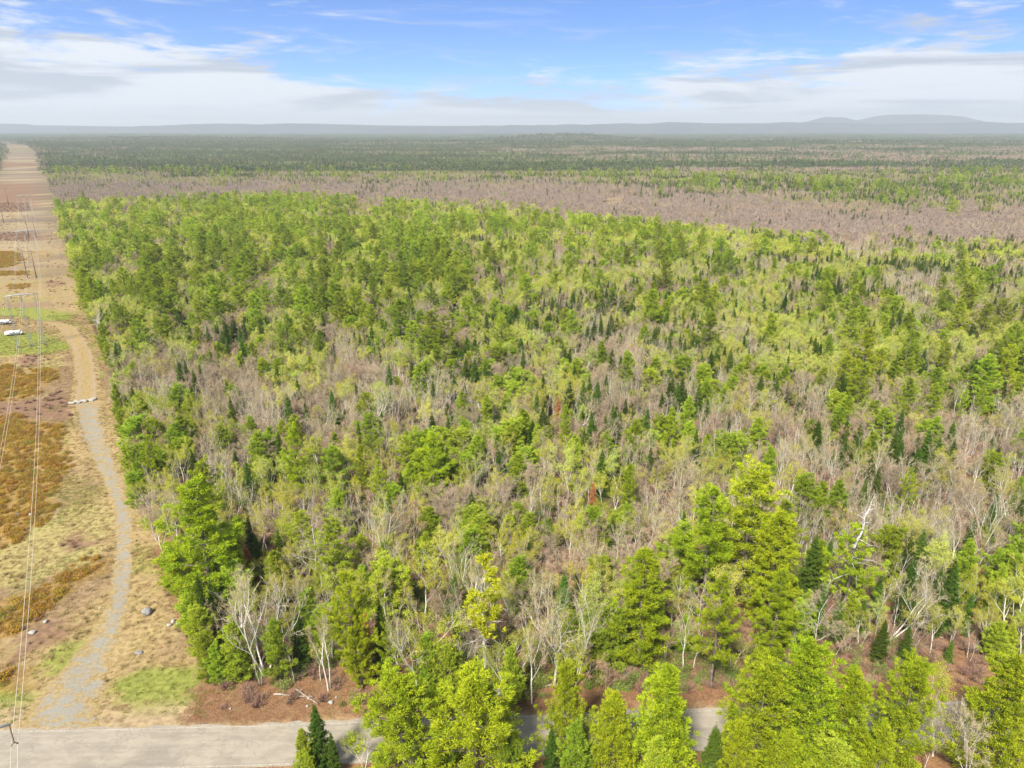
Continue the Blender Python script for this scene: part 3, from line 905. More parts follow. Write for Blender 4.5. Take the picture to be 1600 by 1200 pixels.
crk = t.math('MULTIPLY', t.ramp(vo.outputs[0], .018, .006), t.ramp(n_, .36, .52))
c = t.mix(t.math('MULTIPLY', crk, .42), c, (.12, .105, .085))
p = t.n('ShaderNodeBsdfPrincipled'); t.link(c, p.inputs['Base Color']); p.inputs['Roughness'].default_value = .85
o_ = t.n('ShaderNodeOutputMaterial'); t.link(p.outputs[0], o_.inputs[0])
rx = np.linspace(-120, 140, 420)
left = [(x, road_near(x) - .25) for x in rx]; right = [(x, road_far(x) + .5 + .9 * (float(vn(x, 0, 2.2, 77, 3)) - .5)) for x in rx]
strip('road', left, right, .04, am, 'pale worn two lane asphalt road with fine cracks')
lm, t = mat_new('faded_white_line')
pos = t.n('ShaderNodeNewGeometry').outputs['Position']
n_ = t.noise(pos, 3, 5, .7)
p = t.n('ShaderNodeBsdfPrincipled'); t.link(t.mix(t.ramp(n_, .4, .6), (.22, .19, .145), (.34, .31, .25)), p.inputs['Base Color'])
p.inputs['Roughness'].default_value = .8
o_ = t.n('ShaderNodeOutputMaterial'); t.link(p.outputs[0], o_.inputs[0])
strip('road_edge_line', [(x, road_far(x) - .07) for x in rx], [(x, road_far(x) + .08) for x in rx], .046, lm, 'faded white edge line on the far side of the road')
strip('road_edge_line', [(x, road_near(x) + .05) for x in rx], [(x, road_near(x) + .2) for x in rx], .046, lm, 'faded white edge line on the near side of the road')

# gravel track: patchy crushed stone that lets the grass through towards its edges
def track_mat(name, c1, c2, cover, ruts=False):
    m, t = mat_new(name)
    pos = t.n('ShaderNodeNewGeometry').outputs['Position']
    at = t.n('ShaderNodeAttribute', attribute_name='tint').outputs['Fac']
    n_ = t.noise(pos, .45, 6, .7, .6); nf = t.noise(pos, 6, 4, .7); ng = t.noise(pos, 1.7, 5, .65)
    grav = t.mix(t.ramp(nf, .35, .65), c1, c2)
    gr = t.mix(t.ramp(ng, .35, .65), (.19, .135, .06), (.30, .215, .10))
    gr = t.mix(t.math('MULTIPLY', t.ramp(nf, .5, .8), .5), gr, (.25, .27, .07))
    if ruts:
        at = t.math('MULTIPLY', t.math('ABSOLUTE', t.math('SUBTRACT', at, .55)), 3.2)
    k = t.math('SUBTRACT', t.math('MULTIPLY_ADD', n_, 4.2, -2.1 + cover), t.math('MULTIPLY', t.math('POWER', at, 2.2), .8))
    c = t.mix(t.math('MULTIPLY', t.ramp(k, -.55, .5), .92), gr, grav)
    d = t.n('ShaderNodeBsdfDiffuse'); t.link(c, d.inputs[0])
    b = t.n('ShaderNodeBump'); b.inputs['Strength'].default_value = .5; b.inputs['Distance'].default_value = .1
    t.link(nf, b.inputs['Height']); t.link(b.outputs[0], d.inputs['Normal'])
    o = t.n('ShaderNodeOutputMaterial'); t.link(d.outputs[0], o.inputs[0])
    return m


def ribbon(pix, sub=10):
    """pix: (px, py, half width px) -> smooth world polylines"""
    L = np.array([G(p[0] - p[2], p[1]) for p in pix]); R = np.array([G(p[0] + p[2], p[1]) for p in pix])
    u = np.arange(len(pix)); uu = np.linspace(0, len(pix) - 1, (len(pix) - 1) * sub + 1)
    def cr(A):
        out = []
        for q in uu:
            i = min(int(q), len(A) - 2); f = q - i
            a, b_, c_, d_ = A[max(i - 1, 0)], A[i], A[i + 1], A[min(i + 2, len(A) - 1)]
            out.append(.5 * ((2 * b_) + (c_ - a) * f + (2 * a - 5 * b_ + 4 * c_ - d_) * f * f + (3 * b_ - a - 3 * c_ + d_) * f ** 3))
        return np.array(out)
    L, R = cr(L), cr(R)
    j = (np.array([vn(q * 3.1, 0, 4, 31, 3) for q in range(len(L))]) - .5)[:, None] * 1.2
    j2 = (np.array([vn(q * 3.1, 50, 4, 32, 3) for q in range(len(L))]) - .5)[:, None] * 1.2
    d = unit(R - L)
    return L + d * j, R + d * j2


gl, gr_ = ribbon([(92, 1136, 66), (102, 1105, 54), (124, 1060, 42), (148, 1020, 28), (168, 985, 21), (183, 945, 17), (190, 900, 15), (194, 850, 13.5), (192, 805, 14), (184, 775, 13.5), (172, 745, 15), (158, 710, 19), (146, 680, 22), (138, 650, 24), (134, 632, 22)])
strip('gravel_track', gl, gr_, .012, track_mat('gravel', (.165, .158, .135), (.25, .238, .20), .16), 'patchy blue-grey gravel track curving up from the road')
gl, gr_ = ribbon([(134, 632, 24), (136, 600, 22), (135, 570, 20), (127, 545, 18), (116, 522, 17), (104, 511, 18), (80, 506, 18), (40, 502, 18), (-20, 499, 18), (-90, 497, 18)])
strip('dirt_track', gl, gr_, .02, track_mat('dirt', (.21, .155, .095), (.29, .22, .145), .1, True), 'faint sandy dirt track bending left beyond the row of stones')

# ------------------------------------------------------------------ far hills
hm, t = mat_new('far_wooded_hills')
pos = t.n('ShaderNodeNewGeometry').outputs['Position']
n_ = t.noise(t.mapping(pos, sc=(1, 1, 3)), .0022, 8, .65)
d = t.n('ShaderNodeBsdfDiffuse'); t.link(t.mix(t.ramp(n_, .35, .65), (.012, .022, .024), (.03, .038, .035)), d.inputs[0])
o_ = t.n('ShaderNodeOutputMaterial'); t.link(d.outputs[0], o_.inputs[0])


def hill_range(name, prof, dist, depth, label, seed):
    """prof: (pixel x, pixel y of the crest); a rounded ridge of real height, depth metres through"""
    px = np.arange(prof[0][0], prof[-1][0] + 1, 6.0)
    py = np.interp(px, [q[0] for q in prof], [q[1] for q in prof])
    az_ = (px - 800) / FPX
    hgt = H + (207 - py) / 1208.0 * dist * 1.0
    rows = 17
    v = []
    for j in range(rows):
        s = j / (rows - 1)
        dd_ = dist - depth / 2 + depth * s
        k = math.sin(pi * s) ** 1.3
        x = az_ * dist * 1.0 + np.zeros_like(px)
        z = hgt * k * (1 + (vn(x, np.full_like(x, dd_), 900, seed, 4) - .5) * (.55 if j != rows // 2 else .06)) - 5
        v.append(np.stack([x, np.full_like(x, dd_), z], 1))
    v = np.array(v); n = len(px)
    i = (np.arange(rows - 1)[:, None] * n + np.arange(n - 1)[None]).ravel()
    f = np.concatenate([np.stack([i, i + 1, i + n + 1], 1), np.stack([i, i + n + 1, i + n], 1)])
    m_ = make_mesh(name, v.reshape(-1, 3), f, np.full(n * rows, .5), np.zeros(len(f)), [hm], True)
    setp(add(name, m_), label=label, kind='structure')


hill_range('low_ridge', [(-700, 199), (-300, 196), (0, 195), (100, 196), (250, 198), (400, 196), (470, 193), (520, 194), (600, 196), (700, 197), (800, 197), (900, 196), (1000, 194), (1030, 191), (1100, 193), (1200, 193), (1300, 194), (1400, 193), (1600, 192), (1900, 194), (2300, 199)], 12500, 2600, 'long low blue-grey ridge along the horizon', 41)
hill_range('mountain', [(1195, 206), (1215, 195), (1240, 189), (1262, 184.5), (1275, 185), (1295, 190), (1312, 190), (1335, 184.5), (1365, 181), (1400, 180), (1440, 181), (1465, 183), (1490, 190), (1520, 195), (1560, 200), (1600, 206)], 15000, 3600, 'pair of rounded hazy mountains on the right of the horizon', 42)

# ------------------------------------------------------------------ forest composition, read off the photograph
#  one letter per 100 x 50 px cell of tree tops, rows from y = 300 down to y = 1100
CELLS = [
    "..bbbaaaabe.....",   # 300
    ".bbaabaaabbecdcc",   # 350
    ".aababaabbccccdc",   # 400
    ".aaaaaaacccecbcc",   # 450
    ".aadadaccdceebbb",   # 500
    ".addbddccdcfcbab",   # 550
    ".hfddfdchfdggbag",   # 600
    ".hhfhfhhhdhgggcg",   # 650
    ".hfhhhhhfhfggggg",   # 700
    ".hffhhhhfhfhgggg",   # 750
    "..hffffhfffhhghg",   # 800
    "..afffihfffhhhgh",   # 850
    "..hffiifhffhhhfh",   # 900
    "...fhfiffhfhhffg",   # 950
    "...hfhffhffhhcff",   # 1000
    "...fhffffhfhhfhh",   # 1050
]
MIX = {
    'a': dict(P=6, p=.9, Y=1.5, B=1.9, O=.6, S=1.0, G=.5, R=.5), 'b': dict(P=3.6, p=1.3, Y=3.2, B=2.0, S=1.8, R=.7, G=.7, O=.5),
    'c': dict(S=6.5, B=2.3, Y=2.2, p=1.4, T=1.3, R=.8, W=.7, P=.5, O=.4, G=.6), 'd': dict(T=5.0, B=3.4, S=2.8, R=1.1, W=1.0, G=1.0, p=.4, O=.5),
    'e': dict(Y=6.5, S=3.6, W=1, P=.8, B=1.2, p=.5), 'f': dict(W=1.6, O=3.4, B=2.1, G=.6, p=2.0, S=1.9, R=1.0, T=2.6, P=.7, Y=.7),
    'g': dict(T=13, B=1.0, O=.9, G=.6, p=.5, S=.5, W=1.0, R=.5), 'h': dict(p=3.8, P=1.2, W=1.3, O=3.0, B=1.4, S=1.7, T=2.0, R=.7, Y=.8),
    'u': dict(S=7, B=1.5, K=.5, P=.8, V=1), 'v': dict(V=6, K=1, S=2.4, B=1), 'w': dict(K=2.0, S=2.6, B=2, V=2.4),
    'i': dict(B=1.8, O=2.4, T=1, W=.4, p=.6, R=.9, S=.3, NONE=3), 'K': dict(K=9, B=1.2, S=.15),
}
RADII = dict(P=5.0, p=1.9, S=1.3, B=1.75, G=1.9, R=1.7, W=1.7, O=1.6, Y=1.55, T=.75)
HRANGE = dict(P=(13, 23), p=(7.5, 13.5), S=(6.5, 14), B=(8, 13), G=(8, 12.5), R=(8, 12), W=(10, 14.5), O=(8, 13), Y=(10, 14), T=(7, 11))

# ------------------------------------------------------------------ named trees of the photograph
# (pixel x and y of the top, height m, kind, prototype, width factor, label)
HERO = [
 # this side of the road
 (492, 1098, 11.5, 'S', 2, 1.05, 'olive-green pointed spruce standing alone in front of the road'),
 (470, 1135, 8.5, 'p', 1, 1.0, 'small yellow-green pine hugging the lone olive-green spruce'),
 (516, 1140, 8.0, 'S', 1, 1.0, 'thin spruce close on the right of the lone olive-green spruce'),
 (478, 1172, 6.0, 'p', 2, 1.0, 'low bright green pine at the bottom edge under the olive-green spruce'),
 (625, 1046, 18, 'F', 2, 1.60, 'left one of two full yellow-green pines between camera and road'),
 (742, 1036, 19, 'F', 2, 1.68, 'right one of two full yellow-green pines between camera and road'),
 (562, 1118, 9, 'O', 1, .9, 'thin olive birch in front of the road beside the left full pine'),
 (608, 1128, 9, 'O', 0, .85, 'spindly leafing tree before the road under the left full pine'),
 (640, 1155, 8.5, 'W', 0, .8, 'small pale stemmed birch at the bottom edge below the left full pine'),
 (886, 1030, 17, 'F', 2, 0.92, 'narrow feathery yellow pine rising before the gap in the road'),
 (962, 1078, 15, 'F', 0, 1.10, 'dense green pine at the bottom centre right of the feathery pine'),
 (1048, 1030, 20, 'F', 1, 1.20, 'broad dense pine with many upright shoots at bottom right of centre'),
 (862, 1132, 9, 'S', 3, .85, 'dark small spruce at the bottom edge beside the open road'),
 (905, 1120, 12, 'p', 0, 1.0, 'bushy green young pine at the bottom edge between two tall pines'),
 (1198, 1016, 21, 'F', 2, 1.16, 'golden pine with spreading open boughs at the bottom right'),
 (1268, 992, 23, 'F', 0, 1.16, 'tallest golden pine of the bottom right group'),
 (1345, 1042, 19, 'F', 1, 1.16, 'golden pine with a slanting right side at the bottom right'),
 (1432, 1016, 20, 'F', 2, 0.98, 'slim bright pine standing apart in the bottom right'),
 (1592, 1018, 20, 'F', 0, 1.22, 'green pine cut off by the right edge at the bottom'),
 (1494, 1030, 16, 'O', 0, .95, 'pale leafing tree between the slim bright pine and the right edge'),
 (1545, 1090, 15, 'G', 1, .8, 'bare pale tree at the bottom right corner'),
 (1470, 1095, 12, 'B', 0, .8, 'bare brown tree in front of the pale leafing tree at bottom right'),
 (1390, 1128, 14, 'F', 1, 1.03, 'pine at the bottom edge below the slanting golden pine'),
 (1120, 1128, 12, 'S', 0, 1.1, 'dark green spruce hidden low between the bottom right pines'),
 (1160, 1125, 14, 'F', 2, 0.98, 'low golden pine under the spreading open boughed pine'),
 (1030, 1150, 11, 'p', 3, 1.1, 'low green pine at the bottom edge under the broad dense pine'),
 (700, 1160, 8, 'p', 0, 1.0, 'low green pine at the bottom edge between the two full pines'),
 (800, 1150, 9, 'p', 2, 1.0, 'low rounded pine at the bottom edge right of the two full pines'),
 (1240, 1135, 13, 'F', 0, 0.98, 'low pine before the tallest golden pine of the bottom right'),
 (1310, 1150, 12, 'p', 2, 1.2, 'rounded pine at the bottom edge under the golden group'),
 # forest edge behind the road
 (298, 742, 27, 'P', 2, 1.38, 'huge bright pine standing at the forest corner beside the gravel track'),
 (335, 1000, 8, 'p', 0, 1.1, 'low bushy pine at the forest corner below the big birch'),
 (318, 985, 9, 'p', 2, 1.0, 'bushy green pine left of the big leaning birch'),
 (392, 882, 20, 'W', 1, 1.0, 'big many stemmed white birch leaning left over the forest corner'),
 (362, 905, 17, 'W', 2, .9, 'white birch with spreading limbs left of the big leaning birch'),
 (360, 960, 12, 'p', 1, 1.1, 'green pine filling the space behind the big leaning birch'),
 (425, 965, 12, 'p', 3, 1.0, 'green pine right of the big leaning birch at the forest edge'),
 (462, 950, 11, 'S', 0, 1.0, 'dark pointed spruce between the big birch and the olive birch'),
 (500, 938, 16, 'W', 3, .9, 'slender birch with yellow-green haze at the forest edge left of centre'),
 (545, 888, 21, 'P', 4, .9, 'tall layered pine at the forest edge left of centre'),
 (556, 945, 15, 'P', 5, .85, 'lower pine in front of the tall layered pine at the forest edge'),
 (592, 936, 13, 'S', 1, 1.05, 'dark slim spruce right of the tall layered pine'),
 (568, 948, 9, 'D', 0, 1.0, 'rusty dead spruce beside the dark slim spruce at the forest edge'),
 (605, 965, 14, 'P', 3, .75, 'pine with yellowish tips right of the rusty dead spruce'),
 (643, 922, 19, 'W', 2, .8, 'white birch with one crooked bare limb at the forest edge'),
 (682, 940, 15, 'O', 2, 1.1, 'round leafing birch right of the crooked limbed white birch'),
 (665, 985, 12, 'p', 1, 1.1, 'green pine beneath the round leafing birch at the forest edge'),
 (700, 1000, 11, 'p', 2, 1.0, 'second green pine beneath the round leafing birch'),
 (733, 960, 12, 'G', 1, .8, 'small grey leafless tree left of the half bare yellow pine'),
 (755, 864, 22.5, 'Q', 0, 1.15, 'half bare pine with clumps of yellow needles and grey dead limbs'),
 (795, 972, 14, 'O', 1, .9, 'leafing birch right of the half bare yellow pine'),
 (800, 1005, 11, 'p', 0, .9, 'dense green pine above the flat boulder by the road'),
 (833, 948, 17, 'W', 0, .8, 'thin white birch left of the large central white birch'),
 (870, 876, 22, 'W', 2, 1.0, 'large white birch with heavy forked limbs at the centre of the forest edge'),
 (905, 905, 19, 'W', 1, .85, 'white birch with long arching limbs right of the large central birch'),
 (880, 985, 12, 'O', 2, 1.0, 'leafing shrub tree below the large central white birch'),
 (915, 1010, 7, 'R', 0, 1.4, 'low pinkish leafless thicket behind the feathery pine'),
 (950, 1030, 6, 'R', 1, 1.3, 'tangled pinkish brush heap by the road left of the broad dense pine'),
 (1010, 848, 22, 'P', 5, 1.45, 'broad pine with rounded boughs right of the large central birch'),
 (960, 935, 13, 'p', 2, 1.1, 'green pine at the left foot of the rounded bough pine'),
 (1078, 930, 14, 'W', 0, .8, 'small forked birch between the rounded bough pine and the yellow pine'),
 (1132, 888, 21, 'P', 3, .95, 'yellow-green pine with a tall dark trunk before the giant pine'),
 (1178, 714, 28, 'P', 0, 1.5, 'giant many topped pine right of centre, largest tree in the forest'),
 (1118, 752, 25, 'P', 4, 1.15, 'left shoulder pine of the giant many topped pine'),
 (1222, 790, 23, 'P', 5, 1.3, 'right shoulder pine of the giant many topped pine'),
 (1222, 885, 19, 'P', 2, .95, 'green pine with hanging boughs under the giant pine on its right'),
 (1275, 832, 14, 'S', 2, 1.1, 'dark broad spruce between the giant pine and the dead topped pine'),
 (1350, 768, 25, 'Z', 0, 1.0, 'old pine with a silvery dead top and pale bare limbs'),
 (1412, 880, 15, 'L', 0, 1.0, 'large white birch leaning far to the right over dark spruces'),
 (1290, 912, 13, 'G', 0, .9, 'bare fan shaped grey tree below the dead topped pine'),
 (1385, 968, 8, 'S', 2, 1.1, 'dark bushy spruce under the leaning white birch'),
 (1424, 975, 7.5, 'S', 2, 1.0, 'second dark bushy spruce under the leaning white birch'),
 (1488, 998, 4.5, 'S', 2, 1.1, 'small dark spruce between thin stems at lower right'),
 (1376, 1045, 8, 'W', 2, .8, 'low dead white birch with upright limbs behind the slim bright pine'),
 (1395, 815, 13, 'p', 2, 1.2, 'yellow-green pine right of the dead topped pine'),
 (1425, 830, 11, 'S', 0, 1.1, 'left dark spruce of the pair right of the dead topped pine'),
 (1445, 822, 12, 'S', 3, 1.1, 'right dark spruce of the pair right of the dead topped pine'),
 (1355, 745, 11, 'S', 1, 1.0, 'slim dark spruce just behind the silvery dead top'),
 (1426, 727, 13, 'P', 3, .8, 'small tufted pine above the thin stems right of the dead topped pine'),
 (1570, 880, 11, 'p', 1, 1.0, 'yellow-green pine near the right edge at lower right'),
 (1520, 838, 13, 'p', 1, 1.0, 'bright conical pine near the right edge beside a dark spruce'),
 (1525, 805, 12, 'S', 1, 1.0, 'dark spruce behind the bright conical pine near the right edge'),
 (1590, 820, 10, 'S', 0, 1.0, 'dark spruce touching the right edge at mid height'),
 # along the gravel track
 (228, 678, 15, 'P', 3, .85, 'light pine beside the bend of the gravel track'),
 (196, 690, 9, 'p', 0, 1.2, 'low green pine at the edge of the gravel track bend'),
 (205, 735, 9, 'p', 2, 1.2, 'second low green pine leaning to the gravel track bend'),
 (178, 598, 11, 'p', 1, 1.0, 'dark green pine closing the forest edge at the row of stones'),
 (186, 640, 10, 'p', 3, 1.1, 'green pine right of the row of stones'),
 (250, 745, 11, 'O', 2, 1.0, 'olive leafing tree between track and huge corner pine'),
 (225, 618, 13, 'W', 2, 1.1, 'round crowned pale birch beside the track above the bend'),
 (275, 598, 12, 'p', 2, 1.25, 'dark green rounded pine right of the round crowned birch'),
 (300, 640, 9, 'p', 1, 1.0, 'small green pine below the dark green rounded pine'),
 (385, 582, 14, 'W', 1, .9, 'white birch with V shaped limbs right of the rounded pine'),
 (330, 700, 13, 'W', 1, .9, 'cluster of pale birch stems behind the huge corner pine'),
 (345, 690, 14, 'W', 0, .9, 'tall pale birch right behind the huge corner pine'),
 (385, 800, 13, 'S', 1, 1.0, 'dark slim spruce right of the huge corner pine'),
 (397, 830, 11, 'S', 0, 1.0, 'dark spruce behind the orange dead spruce'),
 (384, 850, 9, 'D', 0, 1.5, 'small orange dead spruce right of the huge corner pine'),
 # middle of the forest
 (872, 618, 9, 'D', 0, 1.3, 'rusty dead conifer top left of the upright middle pine'),
 (928, 752, 9, 'D', 0, 1.2, 'rusty dead conifer left of the leaning textured pine'),
 (455, 658, 20, 'P', 0, .95, 'layered light green pine left of the middle of the forest'),
 (400, 670, 14, 'p', 0, 1.2, 'soft green pine left of the layered light green pine'),
 (485, 805, 15, 'G', 0, 1.25, 'wide bare silver-grey tree with level branches left of centre'),
 (518, 608, 12, 'S', 2, 1.25, 'broad dark spruce left of the tall forked white birch'),
 (572, 586, 20, 'W', 2, 1.0, 'tall forked white birch in the middle left of the forest'),
 (608, 590, 18, 'W', 1, .9, 'white birch leaning right beside the tall forked birch'),
 (560, 690, 15, 'P', 5, .8, 'yellow-green pine below the tall forked white birch'),
 (590, 715, 14, 'P', 3, .8, 'bright yellow-green pine in front of the yellow-green pair'),
 (675, 670, 20, 'P', 1, 1.1, 'wide layered yellow-green pine in the middle of the forest'),
 (590, 762, 17, 'W', 1, .8, 'forked birch with leafing top below the bright yellow-green pine'),
 (640, 768, 15, 'R', 0, .9, 'reddish-brown leafless oak below the wide layered pine'),
 (745, 820, 12, 'p', 3, 1.0, 'light pine with two tops above the half bare yellow pine'),
 (715, 825, 15, 'W', 1, .8, 'white birch with upright stems left of the light pine'),
 (655, 565, 14, 'p', 0, 1.2, 'blue-green young pine above the middle of the forest'),
 (635, 456, 17, 'P', 4, .75, 'isolated yellowish layered pine in front of the dark pines'),
 (591, 520, 10, 'p', 1, 1.1, 'very bright small pine among dark spruces'),
 (942, 528, 13, 'p', 0, 1.1, 'left pine of the green trio above the centre'),
 (982, 545, 15, 'p', 3, 1.1, 'middle pine of the green trio above the centre'),
 (1068, 552, 14, 'p', 2, 1.3, 'rounded right pine of the green trio above the centre'),
 (885, 628, 16, 'P', 5, .75, 'upright yellow-green pine in the middle right of centre'),
 (760, 612, 13, 'p', 1, 1.1, 'green pine left of the upright yellow-green pine'),
 (720, 608, 13, 'p', 0, 1.1, 'twin green pine in the middle of the forest'),
 (1052, 632, 17, 'P', 0, .95, 'rounded bright pine standing clear right of the middle'),
 (1078, 615, 14, 'p', 1, 1.1, 'narrow pine peeking over the rounded bright pine'),
 (1035, 608, 11, 'S', 1, 1.0, 'thin dark spruce left of the rounded bright pine'),
 (1156, 672, 11, 'p', 2, .95, 'single green pine above the giant pine'),
 (985, 720, 15, 'P', 5, .85, 'leaning textured pine left of the giant pine'),
 (975, 640, 14, 'B', 0, 1.0, 'round bare brown tree left of the rounded bright pine'),
 (1070, 705, 16, 'W', 0, .85, 'white bare birch between the leaning pine and the giant pine'),
 (1205, 690, 12, 'p', 0, 1.0, 'pine seen over the right shoulder of the giant pine'),
 (1240, 715, 12, 'O', 0, 1.0, 'leafing birch right behind the giant pine'),
 # upper right
 (1362, 508, 25, 'P', 0, 1.15, 'large layered pine on the right with drooping golden boughs'),
 (1425, 512, 20, 'P', 3, 1.0, 'pine right of the large layered pine on the right'),
 (1480, 528, 17, 'P', 1, .9, 'flat topped pine between the right hand pines and the right edge'),
 (1298, 520, 15, 'P', 4, .9, 'wide low pine left of the large layered pine on the right'),
 (1582, 535, 21, 'P', 1, 1.0, 'big golden pine at the right edge above the thin stems'),
 (1362, 372, 17, 'P', 5, .7, 'dark conical pine near the swamp at the upper right'),
 (1212, 400, 18, 'P', 2, .75, 'dark layered pine rising above the yellow aspens'),
 (1510, 605, 12, 'P', 3, .7, 'left one of two small golden pines near the right edge'),
 (1540, 600, 12, 'P', 4, .7, 'right one of two small golden pines near the right edge'),
 (1555, 705, 11, 'p', 2, 1.1, 'round topped pine near the right edge above the thicket'),
 # upper left
 (128, 296, 19, 'P', 2, .75, 'lone dark pine standing against the swamp at upper left'),
 (130, 378, 20, 'P', 0, 1.1, 'left edge pine of the pair beside the power line'),
 (165, 385, 19, 'P', 3, 1.0, 'right pine of the pair beside the power line'),
 (228, 438, 21, 'P', 0, 1.1, 'tall full pine leading the pine stand beside the power line'),
 (180, 470, 19, 'P', 4, 1.0, 'pine at the forest edge opposite the steel pylon'),
 (262, 452, 20, 'P', 1, 1.0, 'layered pine right of the tall full pine in the left stand'),
 (330, 425, 20, 'P', 0, 1.0, 'dark layered pine at the right end of the left stand'),
 (372, 405, 19, 'P', 3, 1.0, 'spreading pine above the reddish open ground on the left'),
 (160, 500, 14, 'p', 0, 1.2, 'low pine skirting the forest edge below the steel pylon'),
 (435, 500, 18, 'P', 4, .8, 'pine in front of the stand left of the grey birches'),
 (520, 410, 19, 'P', 0, .9, 'light layered pine in the upper middle'),
 (615, 405, 20, 'P', 1, 1.0, 'dark spreading pine in the upper middle'),
 (700, 412, 20, 'P', 0, .95, 'layered pine above the spruce belt in the upper middle'),
 (890, 355, 19, 'P', 2, .8, 'conical dark pine at upper centre right'),
 (905, 372, 19, 'P', 5, .8, 'conical dark pine next below the other at upper centre right'),
]

# special hero prototypes
def half_bare_pine():
    tm, cm = conifer(20, 3.6, .30, 301, None, gap=.25, spacing=1.2, nb=5, dens=1.5, plate=.5, top_bare=.0, bl=.5, bw=.13)
    keep = MB(); v, f, t_, m_ = cm.arrays()
    fc_ = v[f[:, 0]]
    key = _hash(np.floor(fc_[:, 0] / 1.7), np.floor(fc_[:, 2] / 1.9) + 13 * np.floor(fc_[:, 1] / 1.7), 9)
    f = f[(key > .44) & (fc_[:, 2] > 8.5)]
    idx = np.unique(f); mp = np.zeros(len(v), int); mp[idx] = np.arange(len(idx))
    keep.add(v[idx], mp[f], t_[idx], 0)
    r = np.random.default_rng(302)
    for i in range(16):
        a_ = r.uniform(0, 6.28); z = r.uniform(4, 13); L = r.uniform(1.5, 3.4)
        o = np.array([math.cos(a_), math.sin(a_), r.uniform(-.1, .35)])
        pts_ = [np.array([0, 0, z])]
        for k in range(4):
            o = o + r.normal(size=3) * .25
            pts_.append(pts_[-1] + unit(o) * L / 4)
        tube(tm, pts_, np.linspace(.06, .012, 5), 4)
    return tm, keep


def dead_top_pine():
    tm, cm = conifer(18, 6.0, .32, 311, None, gap=.30, spacing=1.3, nb=5, plate=.12, shape='cone', trunk_r=.42)
    r = np.random.default_rng(312)
    p0 = np.array([0, 0, 14.5]); pts_ = [p0]; d_ = np.array([.05, 0, 1])
    for k in range(7):
        d_ = unit(d_ + r.normal(size=3) * [.16, .16, 0])
        pts_.append(pts_[-1] + d_ * 1.5)
    pts_ = np.array(pts_)
    tube(tm, pts_, np.linspace(.24, .04, 8), 6, 1)
    for i in range(26):
        s = r.uniform(0, 6.9); i0 = int(s); q = pts_[i0] + (pts_[i0 + 1] - pts_[i0]) * (s - i0)
        a_ = r.uniform(0, 6.28); o = np.array([math.cos(a_), math.sin(a_), r.uniform(-.1, .7)]); L = r.uniform(.8, 3.8) * (1 - s / 10)
        w_ = [q]
        for k in range(4):
            o = o + r.normal(size=3) * .35
            w_.append(w_[-1] + unit(o) * L / 4)
        tube(tm, w_, np.linspace(.075, .015, 5), 4, 1)
    for i in range(10):
        z = r.uniform(6, 13); a_ = r.uniform(0, 6.28); o = np.array([math.cos(a_), math.sin(a_), .05]); w_ = [np.array([0, 0, z])]
        for k in range(5):
            o = o + r.normal(size=3) * .2
            w_.append(w_[-1] + unit(o) * 1.0)
        tube(tm, w_, np.linspace(.07, .012, 6), 4, 1)
    return tm, cm


def dead_spruce():
    return conifer(8, 1.3, .05, 321, None, shape='spruce', spacing=.36, nb=6, el0=-22, el1=15, bl=.24, bw=.06, kb=4)


def leaning_birch():
    tm, cm = hardwood(13, 331, fork=.35, limbs=6, spread=.62, kids=(4, 4), twigs=7, lean=(1.1, .1), stems=2, stem_spread=.34, tr=.13, curve=.16, up=.16)
    return tm, cm


def special(kind, h, tmats, cmats, fn):
    tm, cm = norm_h(*fn(), h)
    KIND[kind] = dict(h=h, near=[(tm.mesh(kind + '_trunk', tmats), cm.mesh(kind + '_crown', cmats))], mid=[], low=[])


special('Q', 20, [M['silver']], [M['yellowpine']], half_bare_pine)
special('Z', 22, [M['bark'], M['silver']], [M['pineY']], dead_top_pine)
special('D', 8, [M['bark']], [M['dead']], dead_spruce)
special('L', 13, [M['birch']], [M['twigg'], M['olive']], leaning_birch)

KIND['N'] = dict(h=20, near=[], mid=[], low=[])
for _t, _c in KIND['P']['near']:
    q = _c.copy(); q.materials.clear(); q.materials.append(M['pineY'])
    KIND['N']['near'].append((_t, q))
NAMES = dict(N=('white_pine', 'pine tree'), F=('white_pine', 'pine tree'), P=('white_pine', 'pine tree'), p=('young_pine', 'pine tree'), S=('spruce_tree', 'spruce tree'), B=('bare_hardwood', 'bare tree'), G=('grey_hardwood', 'bare tree'), R=('budding_maple', 'maple tree'), W=('birch_tree', 'birch tree'), O=('leafing_birch', 'birch tree'), Y=('aspen_tree', 'aspen tree'), T=('slender_tree', 'bare tree'),
             Q=('half_bare_pine', 'pine tree'), Z=('dead_topped_pine', 'pine tree'), D=('dead_spruce', 'spruce tree'), L=('leaning_birch', 'birch tree'))
GROUPS = dict(N='white pines of the forest', F='white pines of the forest', P='white pines of the forest', p='young bushy pines of the forest', S='dark spruces of the forest', B='bare brown hardwoods of the forest', G='bare grey hardwoods of the forest', R='red budding maples of the forest', W='white birches of the forest', O='olive leafing birches of the forest', Y='yellow-green aspens of the forest', T='slender pale stems of the thicket')


def plant_tree(kind, variant, x, y, z, rz, sx, sz, label, parts=True, group=None):
    nm, cat = NAMES[kind]
    K_ = KIND[kind]
    if parts:
        tr, cr = K_['near'][variant % len(K_['near'])]
        root = bpy.data.objects.new(nm, None)
        root.empty_display_size = .5
        COL.objects.link(root)
        root.location = (x, y, z); root.rotation_euler = (0, 0, rz); root.scale = (sx, sx, sz)
        add('trunk', tr, parent=root); add('crown', cr, parent=root)
    else:
        root = add(nm, K_['mid'][variant % len(K_['mid'])], (x, y, z), rz, (sx, sx, sz))
    return setp(root, label, cat, group or GROUPS.get(kind))


